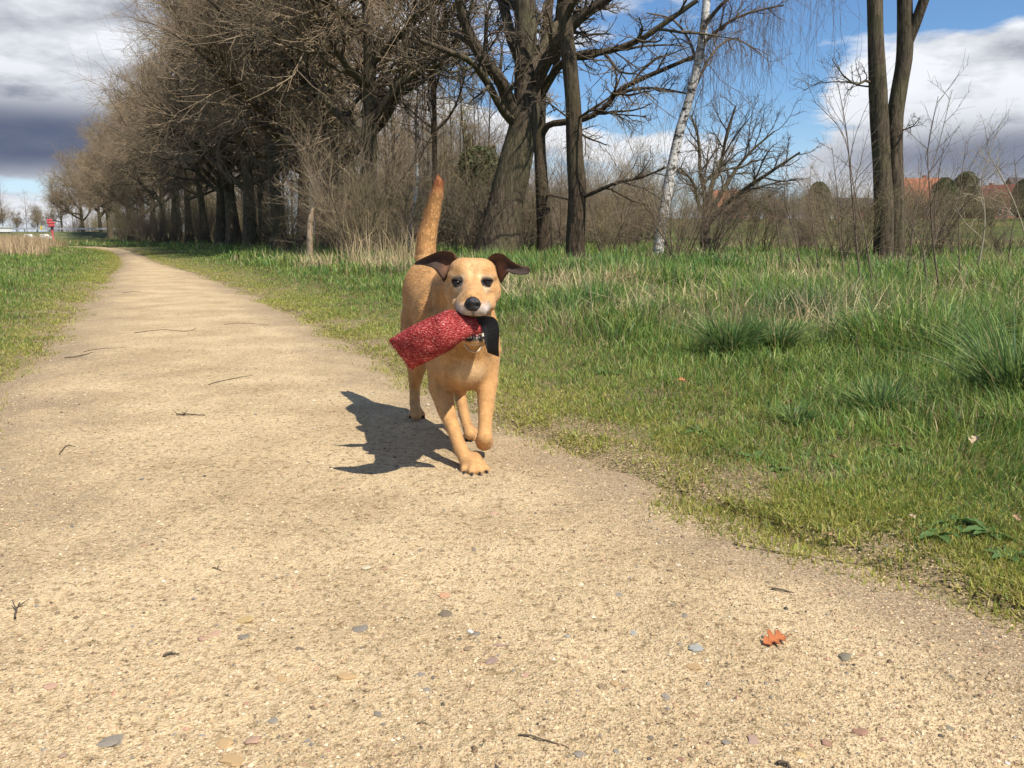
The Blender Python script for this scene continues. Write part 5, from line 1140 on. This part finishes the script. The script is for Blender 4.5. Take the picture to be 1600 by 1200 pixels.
# ------------------------------------------------------------------ stones, twigs, leaves, weeds lying about
SC = dict(black=(.035,.033,.036), grey=(.17,.175,.175), slate=(.10,.115,.13), blue=(.30,.36,.38), brown=(.19,.12,.075), ochre=(.50,.31,.13), yellow=(.55,.38,.14), pink=(.48,.27,.20), mauve=(.33,.21,.19), red=(.26,.095,.075), orange=(.55,.25,.13), cream=(.72,.64,.46), white=(.75,.76,.78), green=(.09,.105,.09))
stone_mats = {k: simple(k+'_stone', tuple(.60*a+.40*b_ for a, b_ in zip(v, (.42,.32,.19))), .75, .25, 120, bump=.4, bscale=300, spec=.3) for k, v in SC.items()}
STONES = [(170,1128,40,'grey'),(145,1186,15,'black'),(382,975,18,'slate'),(382,950,30,'yellow'),(335,971,20,'pink'),(317,981,16,'pink'),(464,994,12,'black'),(364,1155,40,'ochre'),(394,1128,24,'pink'),(350,1132,30,'ochre'),
 (424,1100,16,'grey'),(442,1133,9,'black'),(433,1125,9,'black'),(327,1178,15,'blue'),(75,1050,20,'pink'),(285,1123,11,'brown'),(438,1035,15,'ochre'),(95,1157,12,'mauve'),(223,1069,11,'brown'),
 (695,935,25,'black'),(560,962,25,'slate'),(542,1032,27,'ochre'),(694,910,19,'orange'),(744,967,13,'slate'),(735,963,11,'white'),(717,975,10,'black'),(730,988,15,'brown'),(766,1006,23,'mauve'),(783,981,26,'mauve'),(821,1030,14,'pink'),
 (659,1028,14,'grey'),(666,1052,13,'grey'),(589,1089,14,'slate'),(597,1102,10,'slate'),(482,1094,9,'black'),(800,1097,11,'yellow'),(758,937,7,'black'),(573,1192,25,'mauve'),(848,1191,21,'red'),(766,1194,19,'ochre'),(752,1142,7,'black'),(888,1086,10,'brown'),
 (570,873,17,'cream'),(600,875,11,'pink'),(886,972,10,'blue'),(908,1155,18,'grey'),(662,916,11,'brown'),(732,912,11,'brown'),(1089,996,23,'blue'),(1083,1020,27,'ochre'),(1320,1008,21,'green'),(968,914,13,'grey'),(989,968,14,'blue'),(1082,889,8,'black'),(1200,896,9,'black'),
 (941,1054,15,'brown'),(960,1048,15,'ochre'),(1042,1069,16,'grey'),(1161,1103,10,'brown'),(1016,1131,12,'black'),(1136,1139,15,'grey'),(1179,1136,21,'mauve'),(1294,1139,19,'red'),(1344,1124,23,'red'),(1063,1165,13,'red'),(1082,1159,11,'brown'),(1252,1160,15,'yellow'),
 (963,1152,11,'grey'),(1070,949,11,'slate'),(1485,1119,15,'green'),(1576,1172,8,'white'),(770,793,15,'pink'),(740,846,10,'grey'),(690,850,9,'brown'),(1376,1005,12,'cream'),(523,635,9,'red'),(618,768,10,'brown'),(810,822,9,'pink'),(1060,870,10,'cream')]
def stone_mesh(seed):
    r_ = np.random.default_rng(seed); V_, T_, Q_ = lathe_blob((0, 0, 0), (1, 1, 1), 10, 6); ph = r_.random(6)*6.28
    k = 1+.14*np.sin(V_[:, 0]*2.3+ph[0])+.12*np.sin(V_[:, 1]*2.9+ph[1])+.09*np.sin((V_[:, 0]+V_[:, 1])*4.1+ph[2]); 
    V_ = V_*k[:, None]*(1+.10*r_.normal(size=(len(V_), 1))); V_[:, 2] = np.clip(V_[:, 2], -.5, .72+.1*np.sin(ph[3])); return make_mesh('pebble', V_, T_, Q_, None, seed % 3 == 0)
byc = {}
for j, (px, py, w, cn) in enumerate(STONES): byc.setdefault(cn, []).append(j)
size_word = lambda w: 'large' if w >= 30 else 'medium' if w >= 19 else 'small' if w >= 12 else 'tiny'
def near_word(px, py):
    v = 'bottom edge of the picture' if py > 1150 else 'foreground' if py > 1040 else 'middle of the near path' if py > 930 else 'path near the dog'
    hz_ = 'left' if px < 400 else 'centre left' if px < 680 else 'centre' if px < 920 else 'centre right' if px < 1250 else 'right'
    return hz_, v
used_l = {}
for j, (px, py, w, cn) in enumerate(STONES):
    g = G(px, py+w*.12, .02); x_, y_ = g[0], g[1]; z_ = float(path_z(x_, y_)); mpp = math.hypot(y_, CAMH)/FPX
    me = stone_mesh(j+100); o = link('pebble', me, stone_mats[cn]); a = w*mpp*.5*.9; asp = .95 if w > 24 else 1.15
    flat = .2 if cn == 'mauve' and w == 26 else .30
    o.location = (x_, y_, z_+a*.12*flat); o.scale = (a, a*asp*(.45 if flat < .3 else 1.), a*flat); o.rotation_euler = (random.uniform(-.15, .15), random.uniform(-.15, .15), random.uniform(-.5, .5))
    hz_, v = near_word(px, py); lab = f"{size_word(w)} {cn} pebble set in the sand, {hz_}, {v}"
    if lab in used_l:
        prev = used_l[lab][-1]; rel = 'just right of its twin' if px > prev[0]+6 else 'just left of its twin' if px < prev[0]-6 else 'just below its twin'
        used_l[lab].append((px, py)); lab = lab.replace(' set in the sand', ' '+rel)
    else: used_l[lab] = [(px, py)]
    tag(o, lab, 'pebble', 'pebbles set in the path')
# sticks
def stick(pts, r, lab, colr='twig_dark', forks=()):
    r *= .7; forks = [(a, b_*.6, c_*.6) for a, b_, c_ in forks]
    g = np.array([G(a, b_, .02) for a, b_ in pts]); p = resample(g, max(6, 4*len(pts))); p[:, 2] = np.maximum(path_z(p[:, 0], p[:, 1]), hgt(p[:, 0], p[:, 1])-.055*np.clip((.04-np.maximum(*edge_dist(p[:, 0], p[:, 1])))/.10, 0, 1))+r*1.2+.002*np.sin(np.linspace(0, 5, len(p))); p[:, :2] += rng.normal(0, r*.35, (len(p), 2))
    mb = MB(); V_, q_ = tubes(p[None], (r*np.linspace(1, .55, len(p)))[None], 6); mb.add(V_, None, q_)
    for t_, dx, dy in forks:
        k = int(t_*(len(p)-1)); d_ = np.array([dx, dy, .012]); V_, q_ = tubes(np.array([[p[k], p[k]+d_*.5, p[k]+d_]]), np.array([[r*.7, r*.5, r*.3]]), 5); mb.add(V_, None, q_)
    me = mb.mesh('twig', True); c_ = p[0].copy(); V2 = np.empty(len(me.vertices)*3); me.vertices.foreach_get('co', V2); V2 = V2.reshape(-1, 3)-c_; me.vertices.foreach_set('co', V2.ravel()); me.update()
    o = link('twig', me, M[colr]); o.location = c_; tag(o, lab, 'twig', 'twigs on the path')
stick([(811,1129),(840,1134),(866,1138),(890,1145)], .0022, 'thin straight brown twig at the bottom centre of the path')
stick([(651,1108),(662,1108),(674,1109)], .0016, 'short brown twig in the foreground left of the straight twig')
stick([(1148,831),(1172,839),(1230,844),(1290,851),(1350,855),(1400,862),(1434,880)], .0019, 'long thin dark twig lying by the right grass edge', forks=((.1, -.03, .03), (.75, .05, .03)))
stick([(1207,909),(1225,911),(1240,913)], .0030, 'short reddish twig above the orange leaf')
stick([(1216,1178),(1228,1180),(1237,1188),(1243,1199)], .0042, 'curled dark strip of bark at the bottom right of centre')
stick([(22,955),(25,940),(30,930)], .0030, 'dark forked twig at the left edge of the near path', forks=((.5, -.02, .02), (.7, .03, .01)))
stick([(331,877),(341,879),(350,880)], .0020, 'tiny forked twig left of centre in the foreground', forks=((.4, .01, .015),))
stick([(254,1008),(267,1006),(278,1004)], .0036, 'dark rough bit of bark on the left foreground path')
stick([(210,517),(255,513),(290,516),(305,510)], .0032, 'thin dark twig lying across the path far left of the dog', forks=((.8, .05, .06),))
stick([(325,597),(360,589),(395,582)], .0028, 'thin bent twig on the path left of the dog')
stick([(100,552),(125,552),(145,546)], .0040, 'dark twig on the left dirt edge of the path', forks=((.4, .05, .05),))
stick([(130,545),(165,541),(195,539)], .0026, 'fine twig beside the dark twig on the left dirt edge')
stick([(275,643),(288,643),(302,643),(320,643)], .0044, 'dark tuft-like twig on the sand level with the dog belly', forks=((.1, -.03, .02), (.3, .02, .03), (.4, -.02, -.02)))
stick([(92,701),(105,689),(118,690)], .0028, 'small bent twig on the left of the path'); stick([(350,505),(385,503),(420,505)], .0024, 'hair-thin twig right of the twig lying across the path')
stick([(192,455),(215,453),(220,453)], .004, 'far short twig in the middle of the path')
# fallen leaves
def leaf_mesh(seed, lobes=4, curl=.25, colr=(.40,.13,.045)):
    r_ = np.random.default_rng(seed); n_ = 44; t = np.linspace(0, 1, n_); w = .36*np.sin(t*math.pi)**.55*(.66+.36*np.sin(t*lobes*2*math.pi-.6)); w = np.maximum(w, .03); w[-1] = .0; w[0] = .01
    bend = .08*np.sin(t*3); V_ = []; cols = []
    for k in range(n_):
        for s_, f in ((-1, 1), (-.5, .5), (0, 0), (.5, .5), (1, 1)):
            ww = w[k]*(1+.15*s_*math.sin(k*.9)); sw = .10*abs(s_)*math.cos(t[k]*2.2); V_.append((t[k]-.5+sw, s_*ww+bend[k], curl*(abs(s_)*ww)**1.3*1.2+curl*.25*(t[k]-.5)**2+.03*r_.normal()*abs(s_)+.05)); cols.append(np.array(colr)*(.8+.35*r_.random()+.12*(s_ == 0)))
    Q_ = [(5*a+b_, 5*a+5+b_, 5*a+6+b_, 5*a+1+b_) for a in range(n_-1) for b_ in range(4)]
    base = len(V_); st = [(.5+.0, bend[-1]), (.62, .05), (.72, .03)]
    for x_, y_ in st: V_ += [(x_, y_-.012, .06), (x_, y_+.012, .06)]; cols += [np.array(colr)*.4]*2
    Q_ += [(base, base+1, base+3, base+2), (base+2, base+3, base+5, base+4)]
    V_ = np.array(V_); n1_ = len(V_); B_ = V_-np.array([0, 0, .010]); Qa = np.array(Q_)
    return make_mesh('leaf', np.vstack([V_, B_]), None, np.vstack([Qa, Qa[:, ::-1]+n1_]), np.vstack([cols, cols]), True)
def leaf(px, py, w, rz, lab, colr=(.40,.13,.045), zoff=0., curl=.5, tilt=(0, 0), lobes=4, onpath=True):
    g = G(px, py, .02+zoff); mpp = math.hypot(g[1], CAMH)/FPX; L = w*mpp
    o = link('oak_leaf', leaf_mesh(int(px), lobes, curl, colr), M['leaf_dead']); z_ = float(path_z(g[0], g[1])) if onpath else float(hgt(g[0], g[1]))+zoff
    o.location = (g[0], g[1], max(z_, 0)+.003); o.rotation_euler = (tilt[0], tilt[1], rz); o.scale = (L, L, L); tag(o, lab, 'leaf', 'fallen leaves')
leaf(1211,990,46,.35,'orange-brown curled oak leaf lying on the open sand at right', (.47,.155,.055), 0., .35, (.30, -.10), 3)
leaf(1065,606,16,.4,'small orange oak leaf in the grass right of the dog', (.52,.22,.09), .06, .8, (.4, .2), onpath=False)
for k, (px, py, w, lab) in enumerate([(1556,625,28,'pale crumpled leaf at the foot of the right tussock'),(1428,622,20,'pale dead leaf between the two nearest tussocks'),(1445,628,18,'second pale dead leaf beside the one between the tussocks'),(1520,708,24,'bleached leaf in short grass at the right edge'),
     (1300,720,18,'pale leaf in mossy grass right of the dog'),(1232,642,18,'tan leaf beside a grass clump right of centre'),(1280,616,14,'light leaf left of the nearest tussock'),(1398,710,16,'tan leaf in the verge above the broadleaf weed'),(1380,752,14,'beige leaf on the verge left of the broadleaf weed'),
     (1425,806,14,'beige leaf at the ragged edge of the sand'),(1533,674,16,'brown leaf below the right tussock'),(1590,815,18,'tan leaf at the extreme right beside the broadleaf weed'),(885,515,14,'cream leaf in the grass just right of the dog chest'),(870,505,10,'small cream leaf near the grass right of the dog')]):
    leaf(px, py, w, k*1.3, lab, [(.50,.38,.25),(.44,.29,.17),(.40,.26,.14)][k % 3], .03, .9, (.35*math.sin(k), .4*math.cos(k*2)), 2 if k % 2 else 4, False)
# broadleaf weeds: rosettes of separate leaves
def weed_leaf():
    t = np.linspace(0, 1, 8); w = .17*np.sin(np.clip(t*1.02, 0, 1)*math.pi)**.65*(1-.25*t); w[-1] = .004; V_ = []
    for k in range(8):
        z_ = .55*t[k]-.62*t[k]**2
        for s_ in (-1, 0, 1): V_.append((t[k], s_*w[k], z_+.06*abs(s_)*(1 if k % 2 else .5)))
    V_ = np.array(V_); Q_ = np.array([(3*a+b_, 3*a+3+b_, 3*a+4+b_, 3*a+1+b_) for a in range(7) for b_ in range(2)])
    return make_mesh('leaf', V_, None, Q_, None, True)
wl_me = weed_leaf(); wl_me.materials.append(M['weed'])
for px, py, n_, L, lab in [(1490,815,13,.065,'large dark broadleaf weed at the right verge'),(1545,830,14,.065,'broadleaf weed right of the large dark one'),(1575,860,12,.055,'broadleaf weed at the picture edge below the others'),(1465,828,7,.06,'small broadleaf weed left of the large dark one'),(1180,712,8,.06,'dark green weed rosette in the mossy verge'),
     (1395,712,7,.055,'weed rosette in short grass above the long twig'),(1090,672,8,.06,'weed rosette at the mossy edge right of the dog'),(955,590,7,.06,'dark weed rosette in the verge right of the dog legs'),(940,588,6,.05,'smaller weed rosette touching the one right of the dog legs'),(1215,728,7,.05,'weed rosette right of the dark green rosette')]:
    g = G(px, py, .03); e = empty('broadleaf_weed', (g[0], g[1], float(hgt(g[0], g[1]))-.002)); tag(e, lab, 'weed', 'broadleaf weeds on the verge')
    for k in range(n_):
        o = bpy.data.objects.new('leaf', wl_me); COL.objects.link(o); o.parent = e; s_ = L*random.uniform(.7, 1.2); o.scale = (s_, s_, s_*random.uniform(.7, 1.4)); o.rotation_euler = (random.uniform(-.3, .3), random.uniform(-.3, .1), k*6.283/n_+random.uniform(-.3, .3))
